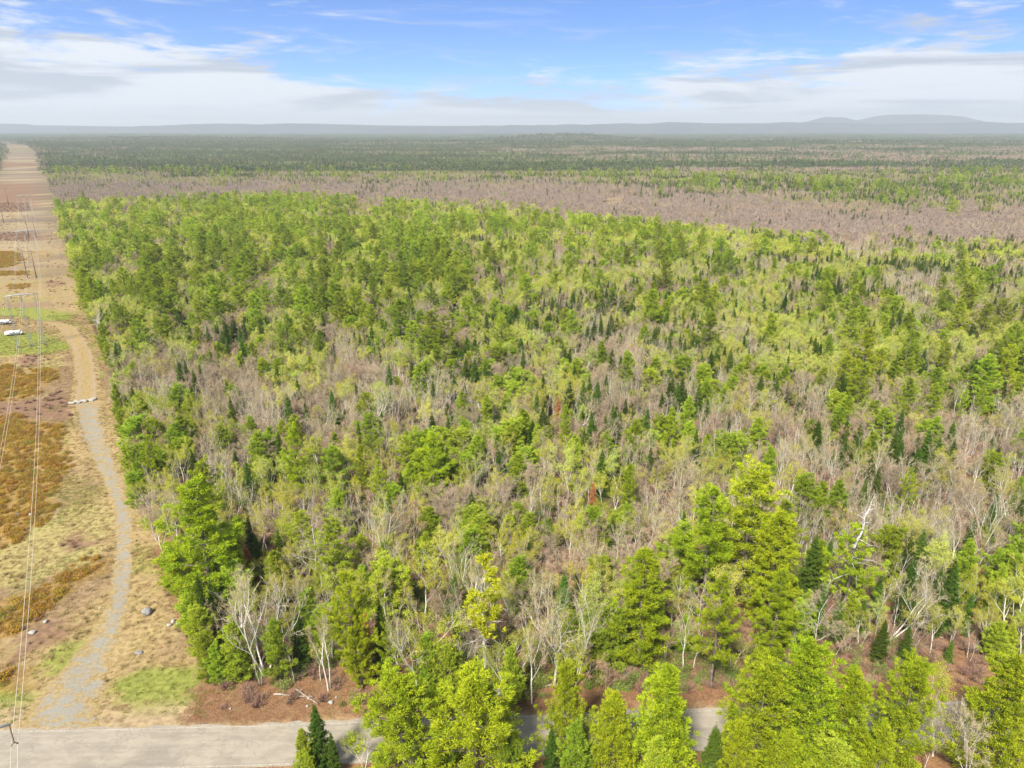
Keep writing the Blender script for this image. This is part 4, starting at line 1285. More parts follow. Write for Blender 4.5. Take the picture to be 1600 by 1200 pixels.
cellmap = {}
def occ_add(x, y, r):
    cellmap.setdefault((int(x // 4), int(y // 4)), []).append((x, y, r))


def occ_free(x, y, r):
    cx, cy = int(x // 4), int(y // 4)
    for i in (-1, 0, 1):
        for j in (-1, 0, 1):
            for (a_, b_, c_) in cellmap.get((cx + i, cy + j), ()):
                if (a_ - x) ** 2 + (b_ - y) ** 2 < ((c_ + r) * .5 + .15) ** 2 * 1.0 + 0 * c_:
                    return False
    return True


landmarks = []
hero_boxes = []
for i, (px, py, hh, kind, var, wf, lab) in enumerate(HERO):
    x, y = G(px, py, hh)
    if kind == 'P' and y < 215:
        kind = 'N'
    K_ = KIND[kind]
    s = hh / K_['h']
    rz = (i * 2.13) % 6.28 if kind not in 'LZ' else 0.0
    z = float(T(x, y))
    plant_tree(kind, var, x, y, z - .05, rz, s * wf, s, lab)
    occ_add(x, y, {'P': 3.6, 'N': 3.6, 'F': 3.2, 'Q': 3.6, 'Z': 4.5}.get(kind, 1.8) * max(.7, wf))
    landmarks.append((px, py, lab))
    hero_boxes.append((px, py, hh, x, y, kind, proj(x, y, 0.0)[1]))

# ------------------------------------------------------------------ filling the forest
NROW, NCOL = len(CELLS), 16


def zone_of(px, py):
    r_ = int((py - 300) // 50); c_ = int(px // 100)
    r_ = min(max(r_, 0), NROW - 1); c_ = min(max(c_, 0), NCOL - 1)
    return CELLS[r_][c_]


TOPLINE = [(0, 312), (85, 312), (200, 308), (300, 303), (400, 300), (500, 300), (560, 308), (700, 313), (800, 316), (850, 324), (950, 335), (1050, 345), (1100, 350), (1200, 356), (1400, 366), (1600, 372), (1800, 375)]


def topline(px):
    return np.interp(px, [q[0] for q in TOPLINE], [q[1] for q in TOPLINE])


trees = []      # kind, x, y, h
rs = np.random.default_rng(99)
bands = [(60, 130, 1.9), (130, 300, 1.0), (300, 620, .62), (620, 1500, .42)]
for (y0, y1, dens) in bands:
    wd = lambda yy: yy * .78 + 25
    area = (y1 ** 2 - y0 ** 2) * .78
    n = int(area / 4.2 * min(dens, 1.0)) if y0 < 600 else int(area / 14)
    yy = np.sqrt(rs.uniform(y0 ** 2, y1 ** 2, n)); xx = rs.uniform(-1, 1, n) * wd(yy)
    px, py = proj(xx, yy, np.full(n, 11.0))
    bx, by = proj(xx, yy, np.zeros(n))
    jp = px + rs.normal(size=n) * 16; jq = py + rs.normal(size=n) * 9
    e = edge_x(yy)
    ok = ((xx > e + .8) | (xx < e - CW - 2)) & (px > -90) & (px < 1690) & (py < 1290)
    ok &= (yy > road_far(xx) + 6.5 + 2.5 * vn(xx, yy, 8, 61, 2))
    ok &= ~(meadow(xx, yy) & (vn(xx, yy, 30, 153, 2) < .62))
    # the line where the leafy forest gives way to the leafless swamp
    swamp = jq < topline(jp) + 3
    ok &= ~(swamp & (yy < 300))
    FLD = {k: vn(xx, yy, 17.0 if y0 < 300 else 30.0, 200 + 7 * j, 2) for j, k in enumerate(['P', 'p', 'S', 'B', 'G', 'R', 'W', 'O', 'Y', 'T', 'NONE', 'K', 'V'])}
    for i in np.nonzero(ok)[0]:
        x, y = xx[i], yy[i]
        if swamp[i]:
            z = 'K'
            # beyond the swamp the mixed forest begins again
            lim = 277 if jp[i] < 850 else np.interp(jp[i], [850, 1000, 1200, 1320, 1480, 1600], [276, 292, 300, 318, 318, 312])
            if jq[i] < lim + (float(vn(x, y, 60, 72, 2)) - .5) * 14:
                nn = float(vn(x * .6, y, 110, 71, 3)) + (.10 if 1280 < jp[i] < 1500 and jq[i] > 298 else 0) * -1
                z = 'u' if nn < .46 else 'v' if nn > .55 else 'w'
        else:
            z = zone_of(jp[i], jq[i])
            if z == '.':
                z = 'b' if jp[i] < 300 else 'd'
        if z == 'a' and y > 230:
            q_ = float(vn(x, y, 34, 141, 2))
            z = 'e' if q_ > .67 else 'b' if q_ > .56 else 'd' if q_ < .32 else 'a'
        mx_ = MIX[z]
        ks = list(mx_.keys()); ws = np.array([mx_[k] for k in ks], float)
        ws = ws * np.array([math.exp(6.5 * (FLD[k][i] - .5)) for k in ks]); ws /= ws.sum()
        k = ks[int(rs.choice(len(ks), p=ws))]
        if k == 'NONE':
            continue
        if k == 'K':
            k2 = 'K'
        else:
            k2 = k
        R_ = RADII.get(k2, 1.6)
        if not occ_free(x, y, R_ * 1.25 * (1 if y < 620 else 1.25)):
            continue
        occ_add(x, y, R_)
        lo, hi = HRANGE.get(k2, (8, 12))
        hh = lo + (hi - lo) * rs.random()
        if by[i] > 1010:          # near the road the undergrowth is lower so that the named trees stand out
            hh *= .78
        if not swamp[i]:
            qx, qy = proj(x, y, hh)
            if qy < topline(qx) - 5:
                hh *= .62
        trees.append([k2, x, y, hh])

# do not let fillers stand in front of the named trees
keep = []
for tr in trees:
    k, x, y, hh = tr
    px, py = proj(x, y, hh)
    bad = False
    if y < 260:
        for (hx, hy, h_h, wx, wy, hk, hbase) in hero_boxes:
            if y < wy - 1 and abs(px - hx) < (26 if hk in 'PNFZLQ' else 13) and py < hy + (hbase - hy) * .42 and py > hy - 90:
                bad = True
                break
            if hk == 'Q' and y < wy and abs(px - hx) < 34 and hy < py < hy + 75:
                bad = True
                break
    if bad:
        # keep a low sapling instead where there is room
        nh = hh * .45
        if proj(x, y, nh)[1] < hy + (hbase - hy) * .5:
            continue
        tr[3] = nh
        if k in 'PWBGY':
            tr[0] = 'p' if rs.random() < .5 else 'O'
    keep.append(tr)
trees = keep

SAYS = dict(F='full green pine', P='layered green pine', p='bushy young pine', S='narrow dark spruce', B='bare brown tree', G='bare grey tree', R='reddish budding maple', W='white stemmed birch', O='olive leafing birch', Y='yellow-green aspen', T='thin pale stem')
ORD = ['first', 'second', 'third', 'fourth', 'fifth', 'sixth', 'seventh', 'eighth', 'ninth', 'tenth', 'eleventh', 'twelfth', 'thirteenth', 'fourteenth', 'fifteenth', 'sixteenth', 'seventeenth', 'eighteenth', 'nineteenth', 'twentieth']
LM_SHORT = [
 (295, 850, 'the huge corner pine'), (392, 940, 'the big leaning birch'), (384, 880, 'the orange dead spruce'), (485, 850, 'the wide silver-grey tree'),
 (455, 715, 'the layered pine left of centre'), (518, 635, 'the broad dark spruce'), (572, 630, 'the tall forked birch'), (675, 720, 'the wide layered middle pine'),
 (755, 930, 'the half bare yellow pine'), (870, 940, 'the large central birch'), (1010, 930, 'the rounded bough pine'), (1178, 820, 'the giant pine'),
 (1350, 830, 'the dead topped pine'), (1412, 930, 'the far leaning birch'), (1426, 760, 'the small tufted pine'), (1362, 560, 'the large pine on the right'),
 (1582, 590, 'the right edge golden pine'), (1052, 660, 'the rounded bright pine'), (885, 670, 'the upright middle pine'), (982, 570, 'the green pine trio'),
 (655, 590, 'the blue-green young pine'), (591, 535, 'the very bright small pine'), (635, 480, 'the isolated yellowish pine'), (228, 470, 'the tall left stand pine'),
 (225, 640, 'the round crowned birch'), (545, 960, 'the tall edge pine'), (372, 440, 'the spreading left pine'), (700, 440, 'the upper middle layered pine'),
 (1212, 430, 'the dark layered upper pine'), (1525, 830, 'the right edge dark spruce'), (985, 760, 'the leaning textured pine'), (1156, 690, 'the single pine above the giant'),
 (850, 470, 'the spruce belt'), (1100, 480, 'the yellow aspen row'), (1300, 440, 'the upper right spruces'), (1510, 380, 'the pale tree by the swamp'), (960, 400, 'the upper centre aspens'), (560, 350, 'the far pine slope'), (320, 350, 'the far left pines'), (1490, 470, 'the right edge aspens'), (128, 330, 'the lone swamp edge pine'), (500, 520, 'the grey left birches'), (1450, 680, 'the stem thicket'), (1130, 600, 'the small birches above centre'),
 (775, 1080, 'the flat roadside boulder'), (640, 960, 'the crooked limbed birch'), (1300, 640, 'the right hand thicket'), (745, 840, 'the light two topped pine'),
]
LX = np.array([q[0] for q in LM_SHORT]); LY = np.array([q[1] for q in LM_SHORT])
indiv, rest = [], {}
for k in NAMES:
    tk = [t_ for t_ in trees if t_[0] == k]
    if not tk:
        continue
    sz = []
    for t_ in tk:
        px, py = proj(t_[1], t_[2], t_[3])
        vis = -10 < px < 1610 and py < 1190
        sz.append((t_[3] / math.hypot(t_[1], t_[2])) if vis else -1)
    order = np.argsort(-np.array(sz))
    nher = sum(1 for q in HERO if q[3] == k)
    lim = 292 - nher
    for r_, j in enumerate(order):
        if r_ < lim and sz[j] > 0:
            indiv.append(tk[j])
        else:
            rest.setdefault(k, []).append(tk[j])
rest['V'] = [t_ for t_ in trees if t_[0] == 'V']
rest['K'] = [t_ for t_ in trees if t_[0] == 'K']

bucket = {}
for t_ in indiv:
    px, py = proj(t_[1], t_[2], t_[3] * .6)
    d2 = (LX - px) ** 2 + ((LY - py) * 1.4) ** 2
    j = int(np.argmin(d2)); dx, dy = px - LX[j], py - LY[j]
    an = math.degrees(math.atan2(-dy * 1.4, dx)) % 360
    rel = ['right of', 'behind and right of', 'behind', 'behind and left of', 'left of', 'in front and left of', 'in front of', 'in front and right of'][int(((an + 22.5) % 360) // 45)]
    lo, hi = HRANGE[t_[0]]
    f_ = (t_[3] - lo) / (hi - lo)
    size = 'tall' if f_ > .66 else 'small' if f_ < .30 else 'medium'
    bucket.setdefault((t_[0], size, rel, j), []).append((float(d2[j]), t_))
for (k, size, rel, j), lst in bucket.items():
    lst.sort(key=lambda q: q[0])
    for r_, (_, t_) in enumerate(lst):
        lm = LM_SHORT[j][2]
        if len(lst) == 1:
            lab = f'{size} {SAYS[k]} {rel} {lm}'
        else:
            lab = f'{ORD[min(r_, 19)]} {size} {SAYS[k]} {rel} {lm}'
        t_.append(lab)
for t_ in indiv:
    k, x, y, hh, lab = t_[:5]
    K_ = KIND[k]; s = hh / K_['h']
    d_ = math.hypot(x, y)
    plant_tree(k, int(rs.integers(0, 99)), x, y, float(T(x, y)) - .05, rs.uniform(0, 6.28), s * rs.uniform(.85, 1.15) * (1.34 if k in 'Pp' else 1.15 if k in 'YB' else 1), s, lab, parts=d_ < 190)

STUFFNAME = dict(V='muted_leafing_wood', P='pine_wood', p='young_pine_wood', S='spruce_wood', B='bare_wood', G='grey_wood', R='maple_wood', W='birch_wood', O='leafing_birch_wood', Y='aspen_wood', T='stem_thicket', K='leafless_swamp_wood')
KIND['V'] = dict(h=12, near=[], mid=[], low=[])
vl = leaf_mat('muted_new_leaf', (0.24, 0.255, 0.06), (0.38, 0.39, 0.10), .35, .18, .02)
for sd in (411, 412):
    tm, cm = norm_h(*hardwood(12, sd, fork=.4, limbs=7, spread=.42, twigs=9, tl=1.2, tw=.05, leaf=520, leafs=.48, tr=.12, **lowk), 12)
    KIND['V']['low'].append(join_mesh('leafing_tree_simple', tm, cm, M['poplar'], [M['twigg'], vl]))
# swamp trees: short leafless red-brown maples
KIND['K'] = dict(h=9, near=[], mid=[], low=[])
sw = leaf_mat('swamp_twigs', (0.25, 0.19, 0.145), (0.35, 0.275, 0.215), .05, .12, .012)
for sd in (401, 402, 403):
    tm, cm = norm_h(*hardwood(9, sd, fork=.25, limbs=7, spread=.45, twigs=14, tl=1.3, tw=.10, **lowk), 9)
    KIND['K']['low'].append(join_mesh('swamp_tree_simple', tm, cm, sw, [sw]))
for k, lst in rest.items():
    if not lst:
        continue
    A = np.array([[q[1], q[2], q[3]] for q in lst])
    d_ = np.hypot(A[:, 0], A[:, 1])
    zt = T(A[:, 0], A[:, 1])
    s = A[:, 2] / KIND[k]['h']
    for nm, sel, pr in (('', d_ < 480, KIND[k]['mid']), ('far_', d_ >= 480, KIND[k]['low'])):
        if sel.sum() == 0:
            continue
        if not pr:
            pr = KIND[k]['low']
        m_ = int(sel.sum())
        wv = s[sel] * rs.uniform(.85, 1.15, m_) * (1.34 if k in 'Pp' else 1.15 if k in 'YB' else 1)
        scatter(nm + STUFFNAME[k], pr, np.column_stack([A[sel, 0], A[sel, 1], zt[sel] - .05]), rs.uniform(0, 6.28, m_), np.column_stack([wv, wv, s[sel]]))
print('TREES', len(trees), 'individual', len(indiv), {k: len(v) for k, v in rest.items()})

# ------------------------------------------------------------------ the forest beyond, as patches of small trees
def arrs(me):
    n = len(me.vertices); v = np.zeros(n * 3, np.float32); me.vertices.foreach_get('co', v)
    f = np.zeros(len(me.loops), np.int32); me.loops.foreach_get('vertex_index', f)
    m_ = np.zeros(len(me.polygons), np.int32); me.polygons.foreach_get('material_index', m_)
    return v.reshape(-1, 3), f.reshape(-1, 3), m_


def tiny(kind, seed):
    """a tree for the far distance, about forty faces"""
    r = np.random.default_rng(seed)
    mb = MB(); 
    if kind in 'SP':
        h = 13 if kind == 'S' else 17; R = 2.0 if kind == 'S' else 4.0
        n = 34
        z = r.uniform(.15, .98, n); a_ = r.uniform(0, 6.28, n); q = R * (1 - z) ** .8 * r.uniform(.1, .7, n)
        P = np.stack([np.cos(a_) * q, np.sin(a_) * q, z * h], 1)
        D = unit(np.stack([np.cos(a_), np.sin(a_), np.full(n, .5 if kind == 'P' else .2)], 1) + r.normal(size=(n, 3)) * .2)
        blades(mb, P, D, R * .75, 1.5 if kind == 'P' else 1.0, r.random(n), 0 if kind == 'S' else 1, r)
        blades(mb, np.array([[0, 0, h * .75]]), np.array([[0, 0, 1.0]]), h * .25, .9, .4, 0 if kind == 'S' else 1, r)
    else:
        h = 11; R = 2.8
        n = 34
        P = unit(r.normal(size=(n, 3))) * (r.random(n)[:, None] ** .4) * [R, R, h * .3] + [0, 0, h * .62]
        if kind == 'Y':
            leaves(mb, P, unit(r.normal(size=(n, 3)) + [0, 0, .6]), 1.9, r.random(n), 2, r)
        else:
            D = unit(P - [0, 0, h * .1] + r.normal(size=(n, 3)) * 1.0)
            blades(mb, P - D * 1.5, D, 3.6, .5, r.random(n), 3, r)
    return mb.arrays()


def patch(name, mix, size, n, seed):
    r = np.random.default_rng(seed)
    lib = {k: [tiny(k, seed * 10 + i) for i in range(4)] for k in mix}
    ks = list(mix); ws = np.array([mix[k] for k in ks], float); ws /= ws.sum()
    mb = MB()
    g_ = int(math.sqrt(n)); st = size / g_
    for i in range(g_):
        for j in range(g_):
            k = ks[int(r.choice(len(ks), p=ws))]
            v, f, t_, m_ = lib[k][int(r.integers(4))]
            a_ = r.uniform(0, 6.28); s = r.uniform(.65, 1.15); ca, sa = math.cos(a_) * s, math.sin(a_) * s
            x = (i + r.random()) * st - size / 2; y = (j + r.random()) * st - size / 2
            w_ = np.stack([v[:, 0] * ca - v[:, 1] * sa + x, v[:, 0] * sa + v[:, 1] * ca + y, v[:, 2] * s], 1)
            mb.v.append(w_.astype(np.float32)); mb.f.append(f + mb.n); mb.t.append(t_); mb.m.append(m_); mb.n += len(v)
    return mb.mesh(name, [M['farspruce'], M['farpine'], M['farleaf'], M['farbare']])


M['farbare'] = leaf_mat('far_leafless_wood', (0.20, 0.145, 0.105), (0.32, 0.235, 0.175), .05, .12, .012)
PT = {
    'D': [patch('dark_patch', dict(S=6, P=1.5, B=3, Y=.4), 50, 169, 501 + i) for i in range(3)],
    'M': [patch('mixed_patch', dict(S=1.6, P=1.0, B=5, Y=2.6), 50, 144, 511 + i) for i in range(3)],
    'Y': [patch('leafing_patch', dict(S=1.5, P=.5, B=2, Y=6), 50, 144, 521 + i) for i in range(3)],
    'B': [patch('bare_patch', dict(S=.5, B=9, Y=.4), 50, 169, 531 + i) for i in range(3)],
}
pts = {k: [] for k in PT}
for (r0, r1, st) in ((1480, 3600, 50.0), (3600, 10500, 125.0)):
    xs = np.arange(-r1 * .8, r1 * .8, st); ys = np.arange(r0 * .9, r1, st)
    XX, YY = np.meshgrid(xs, ys)
    XX = XX.ravel(); YY = YY.ravel()
    ok = (YY > r0) & (YY <= r1) & (np.abs(XX) < YY * .76 + 60)
    e = edge_x(YY); hw = st * .5
    inside = (XX > e - CW - hw * .9) & (XX < e + hw * .9)
    ok &= ~inside
    XX, YY = XX[ok], YY[ok]
    PX, PY = proj(XX, YY, T(XX, YY) + 8)
    nn = vn(XX * .5, YY, 330, 81, 3) ; n2_ = vn(XX * .35, YY, 170, 82, 3); dist_ = np.hypot(XX, YY)
    for i in range(len(XX)):
        right_ = np.clip((PX[i] - 450) / 600, 0, 1)
        q = n2_[i] * .75 + nn[i] * .25 + rs.normal() * .03
        far_ = sstep(236, 216, PY[i])
        w4 = np.array([(.24 - .10 * right_) + .40 * far_, .34 - .05 * right_ - .12 * far_, .10 + .24 * right_ - .14 * far_, (.34 - .08 * right_) * (1 - far_)])
        w4 = np.cumsum(w4 / w4.sum())
        u4 = np.clip((q - .28) / .44, 0, .999)
        k = 'DMBY'[int(np.searchsorted(w4, u4))]
        if PX[i] < 900 and PY[i] > 243:
            k = 'Y' if u4 > .52 else 'M' if u4 > .34 else 'D'
        pts[k].append((XX[i], YY[i], st / 50.0))
# corridor edges at distance: single rows of trees are left out, the patches beside it make the edge
SN = dict(D='distant_spruce_forest', M='distant_mixed_forest', Y='distant_leafing_forest', B='distant_leafless_forest')
for k, lst in pts.items():
    A = np.array(lst); n = len(A)
    z = T(A[:, 0], A[:, 1])
    scx = np.column_stack([A[:, 2], A[:, 2], rs.uniform(.85, 1.15, n) * np.where(A[:, 2] > 1, 1.15, 1)])
    scatter(SN[k], PT[k], np.column_stack([A[:, :2], z - .3]), rs.integers(0, 4, n) * pi / 2, scx)
print('PATCHES', {k: len(v) for k, v in pts.items()})

# ------------------------------------------------------------------ undergrowth, grass, shrubs (uncountable)
def tuft_mesh(name, n, hgt, wid, spread, mat, seed, lean=.5):
    r = np.random.default_rng(seed); mb = MB()
    a_ = r.uniform(0, 6.28, n); q = np.sqrt(r.random(n)) * spread
    P = np.stack([np.cos(a_) * q, np.sin(a_) * q, np.zeros(n)], 1)
    D = unit(np.stack([np.cos(a_) * lean, np.sin(a_) * lean, np.ones(n)], 1) + r.normal(size=(n, 3)) * .25)
    blades(mb, P, D, r.uniform(.5, 1.1, n) * hgt, wid, r.random(n), 0, r)
    return mb.mesh(name, [mat])


def bush_mesh(name, n, R, h, leaf, mats, seed, twig=0.4):
    r = np.random.default_rng(seed); mb = MB()
    nt = int(n * twig)
    a_ = r.uniform(0, 6.28, nt); q = r.random(nt)
    D = unit(np.stack([np.cos(a_) * q, np.sin(a_) * q, np.full(nt, .8)], 1))
    blades(mb, np.stack([np.cos(a_) * q * R * .3, np.sin(a_) * q * R * .3, np.zeros(nt)], 1), D, h * r.uniform(.7, 1.15, nt), .035, r.random(nt), 0, r)
    u_ = unit(r.normal(size=(n, 3))); u_[:, 2] = abs(u_[:, 2])
    lump = 1 + .35 * np.sin(u_[:, 0] * 5 + seed) * np.cos(u_[:, 1] * 4 + seed * 2)
    P = u_ * (r.random(n) ** .3 * lump)[:, None] * [R, R, h]
    leaves(mb, P, unit(u_ + r.normal(size=(n, 3)) * .6), leaf * r.uniform(.6, 1.3, n), np.clip(r.random(n) * .5 + .5 * _hash(np.floor(P[:, 0] * 2), np.floor(P[:, 1] * 2), seed), 0, 1), 1, r)
    return mb.mesh(name, mats)


M['drygrass'] = leaf_mat('dry_grass', (.25, .175, .07), (.42, .31, .145), .3, .2, .015)
M['greengrass'] = leaf_mat('green_grass', (.13, .175, .025), (.25, .26, .05), .3, .25, .03)
M['heath'] = leaf_mat('ochre_heath', (.20, .115, .010), (.40, .25, .02), .2, .25, .02)
M['heathgreen'] = leaf_mat('olive_heath', (.15, .15, .012), (.32, .29, .02), .2, .25, .02)
M['brush'] = leaf_mat('wine_brown_brush', (.20, .12, .085), (.36, .23, .16), .1, .2, .015)
M['greenleaf'] = leaf_mat('green_undergrowth', (.10, .17, .03), (.24, .31, .05), .3, .3, .03)
M['litter'] = leaf_mat('red_brown_litter', (.18, .085, .04), (.32, .185, .10), .1, .3, .02)
grass_p = [tuft_mesh('dry_tuft', 26, .42, .05, .35, M['drygrass'], 601 + i, .7) for i in range(3)]
green_p = [tuft_mesh('green_tuft', 26, .32, .05, .35, M['greengrass'], 611 + i, .7) for i in range(3)]
heath_p = [bush_mesh('heath_mound', 260, .95, .75, .15, [M['brush'], M['heath']], 621 + i) for i in range(3)]
heathg_p = [bush_mesh('olive_mound', 260, .95, .85, .15, [M['brush'], M['heathgreen']], 626 + i) for i in range(2)]
brush_p = [bush_mesh('brush_bush', 90, .8, 1.0, .09, [M['brush'], M['brush']], 631 + i, 2.2) for i in range(3)]
under_p = [bush_mesh('green_bush', 320, .8, 1.3, .16, [M['brush'], M['greenleaf']], 641 + i, .3) for i in range(3)]
litter_p = [tuft_mesh('litter_tuft', 22, .20, .07, .5, M['litter'], 651 + i, 1.6) for i in range(2)]


def region_pts(n, y0, y1, test, seed):
    r = np.random.default_rng(seed)
    y = np.sqrt(r.uniform(y0 ** 2, y1 ** 2, n)); x = r.uniform(-1, 1, n) * (y * .78 + 20)
    px, py = proj(x, y, np.zeros(n))
    ok = (px > -70) & (px < 1670) & (py < 1260) & test(x, y)
    x, y = x[ok], y[ok]
    return np.column_stack([x, y, T(x, y)]), r


def off_track(x, y):
    """away from road and track centre"""
    px, py = proj(x, y, np.zeros_like(x))
    cx = np.interp(py, [497, 511, 545, 600, 632, 680, 745, 805, 850, 900, 945, 985, 1020, 1060, 1105, 1140], [60, 104, 127, 136, 134, 146, 172, 192, 194, 190, 182, 166, 143, 120, 98, 88])
    hw = np.interp(py, [497, 600, 700, 850, 945, 1020, 1140], [14, 15, 15, 13, 16, 30, 55])
    return (np.abs(px - cx) > hw) & ((y > road_far(x) + 1.0) | (y < road_near(x) - .6))


open_c = lambda x, y: (in_corridor(x, y) | ((y < EY[0] + 4) & (x < -42))) & off_track(x, y) & (y > road_far(x) + 1.5)
isgreen = lambda x, y: anypoly(x + (vn(x, y, 6, 91, 2) - .5) * 8, y + (vn(x, y, 6, 92, 2) - .5) * 8, GREEN_POLY)
isheath = lambda x, y: anypoly(x + (vn(x, y, 7, 93, 2) - .5) * 7, y + (vn(x, y, 7, 94, 2) - .5) * 7, SHRUB_POLY)
isbrush = lambda x, y: anypoly(x + (vn(x, y, 7, 95, 2) - .5) * 7, y + (vn(x, y, 7, 96, 2) - .5) * 7, BROWN_POLY)
P3, r3 = region_pts(150000, 70, 330, lambda x, y: open_c(x, y) & ~isheath(x, y) & ~isbrush(x, y) & (isgreen(x, y) == False) & (vn(x, y, 5, 97, 3) > .36), 701)
scatter('dry_grass', grass_p, P3, r3.uniform(0, 6.28, len(P3)), r3.uniform(.6, 1.2, len(P3)), 'dry tan grass of the power line corridor')
print('grass', len(P3))
P3, r3 = region_pts(150000, 70, 330, lambda x, y: open_c(x, y) & ~isheath(x, y) & (isgreen(x, y) | (vn(x, y, 14, 22, 3) > .62)), 702)
scatter('green_grass', green_p, P3, r3.uniform(0, 6.28, len(P3)), r3.uniform(.5, 1.1, len(P3)), 'fresh green grass patches of the corridor')
print('green', len(P3))
hs_ = lambda x, y: (in_corridor(x, y) | (x < -42)) & off_track(x, y) & (x < edge_x(np.maximum(y, EY[0])) - 1)
P3, r3 = region_pts(140000, 70, 520, lambda x, y: hs_(x, y) & isheath(x, y), 703)
scatter('ochre_heath', heath_p, P3, r3.uniform(0, 6.28, len(P3)), r3.uniform(.6, 1.5, len(P3)), 'ochre and rust coloured low heath patches')
print('heath', len(P3))
P3, r3 = region_pts(60000, 70, 520, lambda x, y: hs_(x, y) & isheath(x, y) & (vn(x, y, 9, 98, 3) > .53), 704)
scatter('olive_heath', heathg_p, P3, r3.uniform(0, 6.28, len(P3)), r3.uniform(.5, 1.2, len(P3)), 'olive green low heath patches')
P3, r3 = region_pts(70000, 75, 900, lambda x, y: hs_(x, y) & (isbrush(x, y)), 705)
scatter('brown_brush', brush_p, P3, r3.uniform(0, 6.28, len(P3)), r3.uniform(.5, 1.2, len(P3)), 'wine brown leafless brush of the corridor')
print('brush', len(P3))
M['straw'] = leaf_mat('straw_scrub', (.20, .14, .06), (.36, .26, .12), .1, .3, .02)
straw_p = [bush_mesh('straw_mound', 110, .7, .45, .12, [M['straw'], M['straw']], 661 + i, 1.0) for i in range(3)]
P3, r3 = region_pts(60000, 70, 900, lambda x, y: hs_(x, y) & (y > road_far(x) + 3) & ~isheath(x, y) & (vn(x, y, 11, 131, 3) > .50), 709)
scatter('straw_scrub', straw_p, P3, r3.uniform(0, 6.28, len(P3)), r3.uniform(.4, 1.3, len(P3)), 'straw coloured low scrub of the corridor')
wood = lambda x, y: (x > edge_x(np.maximum(y, EY[0])) - .5) & (y > road_far(x) + 3.5)
P3, r3 = region_pts(60000, 80, 330, lambda x, y: wood(x, y) & (vn(x, y, 12, 100, 3) > .52), 706)
scatter('green_undergrowth', under_p, P3, r3.uniform(0, 6.28, len(P3)), r3.uniform(.5, 1.5, len(P3)), 'green undergrowth between the trees')
print('under', len(P3))
P3, r3 = region_pts(60000, 80, 420, lambda x, y: wood(x, y) & (vn(x, y, 10, 101, 3) > .45), 707)
scatter('brown_undergrowth', brush_p, P3, r3.uniform(0, 6.28, len(P3)), r3.uniform(.7, 1.9, len(P3)), 'leafless brown undergrowth between the trees')
P3, r3 = region_pts(90000, 62, 130, lambda x, y: (wood(x, y) | ((x > -48) & (y > road_far(x) + 1.0) & (y < road_far(x) + 14)) | (y < road_near(x) - .4)), 708)
scatter('leaf_litter', litter_p, P3, r3.uniform(0, 6.28, len(P3)), r3.uniform(.5, 1.3, len(P3)), 'red-brown leaf litter on the road verge and forest floor')
print('litter', len(P3))

# ------------------------------------------------------------------ rocks
M['rock'] = plain_mat('grey_rock', (.13, .125, .12), (.24, .23, .215), 2.5, .9, 0, .5)
M['palerock'] = plain_mat('pale_rock', (.20, .185, .155), (.33, .305, .26), 3, .9, 0, .4)


def rock_mesh(seed, flat=1.0):
    r = np.random.default_rng(seed)
    import bmesh
    bm = bmesh.new(); bmesh.ops.create_icosphere(bm, subdivisions=3, radius=1.0)
    pl = unit(r.normal(size=(9, 3))); dp = r.uniform(.62, .95, 9)
    for v in bm.verts:
        c_ = np.array(v.co)
        for n_, d_ in zip(pl, dp):
            q = c_ @ n_
            if q > d_:
                c_ = c_ - n_ * (q - d_)
        c_ *= 1 + .05 * math.sin(c_[0] * 9 + seed) * math.sin(c_[1] * 8)
        v.co = c_ * [1, .8, .7 * flat]
    for f_ in bm.faces:
        f_.smooth = True
    me = bpy.data.meshes.new('rock'); bm.to_mesh(me); bm.free()
    return me


rockm = [rock_mesh(i, 1.0) for i in range(5)]
flatm = rock_mesh(9, .7)
for mm in rockm + [flatm]:
    mm.materials.append(M['rock'])
palem = []
for mm in rockm:
    q = mm.copy(); q.materials.clear(); q.materials.append(M['palerock']); palem.append(q)


def rock(name, px, py, wpx, me, label, rz=0.0, sz=1.0, group=None):
    x, y = G(px, py)
    s = wpx / FPX * math.hypot(math.hypot(x, y), H) / 2
    o = add(name, me, (x, y, float(T(x, y)) + s * .35 * sz), rz, (s, s, s * sz))
    return setp(o, label, 'rock', group)


rock('boulder', 230, 958, 15, rockm[0], 'round grey boulder at the forest edge below the huge corner pine', .4, 1.2)
rock('boulder', 777, 1081, 27, flatm, 'large flat grey boulder under the trees beside the road', .2, .9)
rock('rock', 264, 977, 8, palem[1], 'left pale rock of the small heap below the huge corner pine', .7)
rock('rock', 270, 971, 8, palem[2], 'upper pale rock of the small heap below the huge corner pine', 1.7)
rock('rock', 278, 974, 7, palem[3], 'right pale rock of the small heap below the huge corner pine', 2.7)
rock('rock', 217, 1020, 11, rockm[3], 'low grey stone in the grass right of the track mouth', .3, .5)
rock('rock', 50, 988, 10, palem[0], 'white stone on the brown slope between the wires', .3, .7)
rock('rock', 71, 971, 7, palem[4], 'small pale stone above the white one on the slope', 1.3)
rock('rock', 7, 1048, 11, palem[2], 'white stone at the left edge near the road', .2, .5)
rock('rock', 156, 949, 4, palem[2], 'tiny white stone beside the gravel track', .2)
rock('rock', 28, 806, 6, rockm[1], 'left grey stone at the edge of the heath', .6, 1.3)
rock('rock', 48, 806, 6, palem[1], 'right pale stone at the edge of the heath', 1.2, 1.3)
rock('rock', 517, 1099, 8, palem[0], 'largest white stone on the red verge above the lone spruce', .1)
rock('rock', 480, 1104, 5, palem[1], 'small white stone on the red verge, left of the largest', 2.0)
rock('rock', 525, 1090, 4, palem[2], 'small white stone on the red verge, above the largest', 1.0)
rock('rock', 482, 1092, 5, palem[3], 'small white stone on the red verge near the tree feet', 3.0)
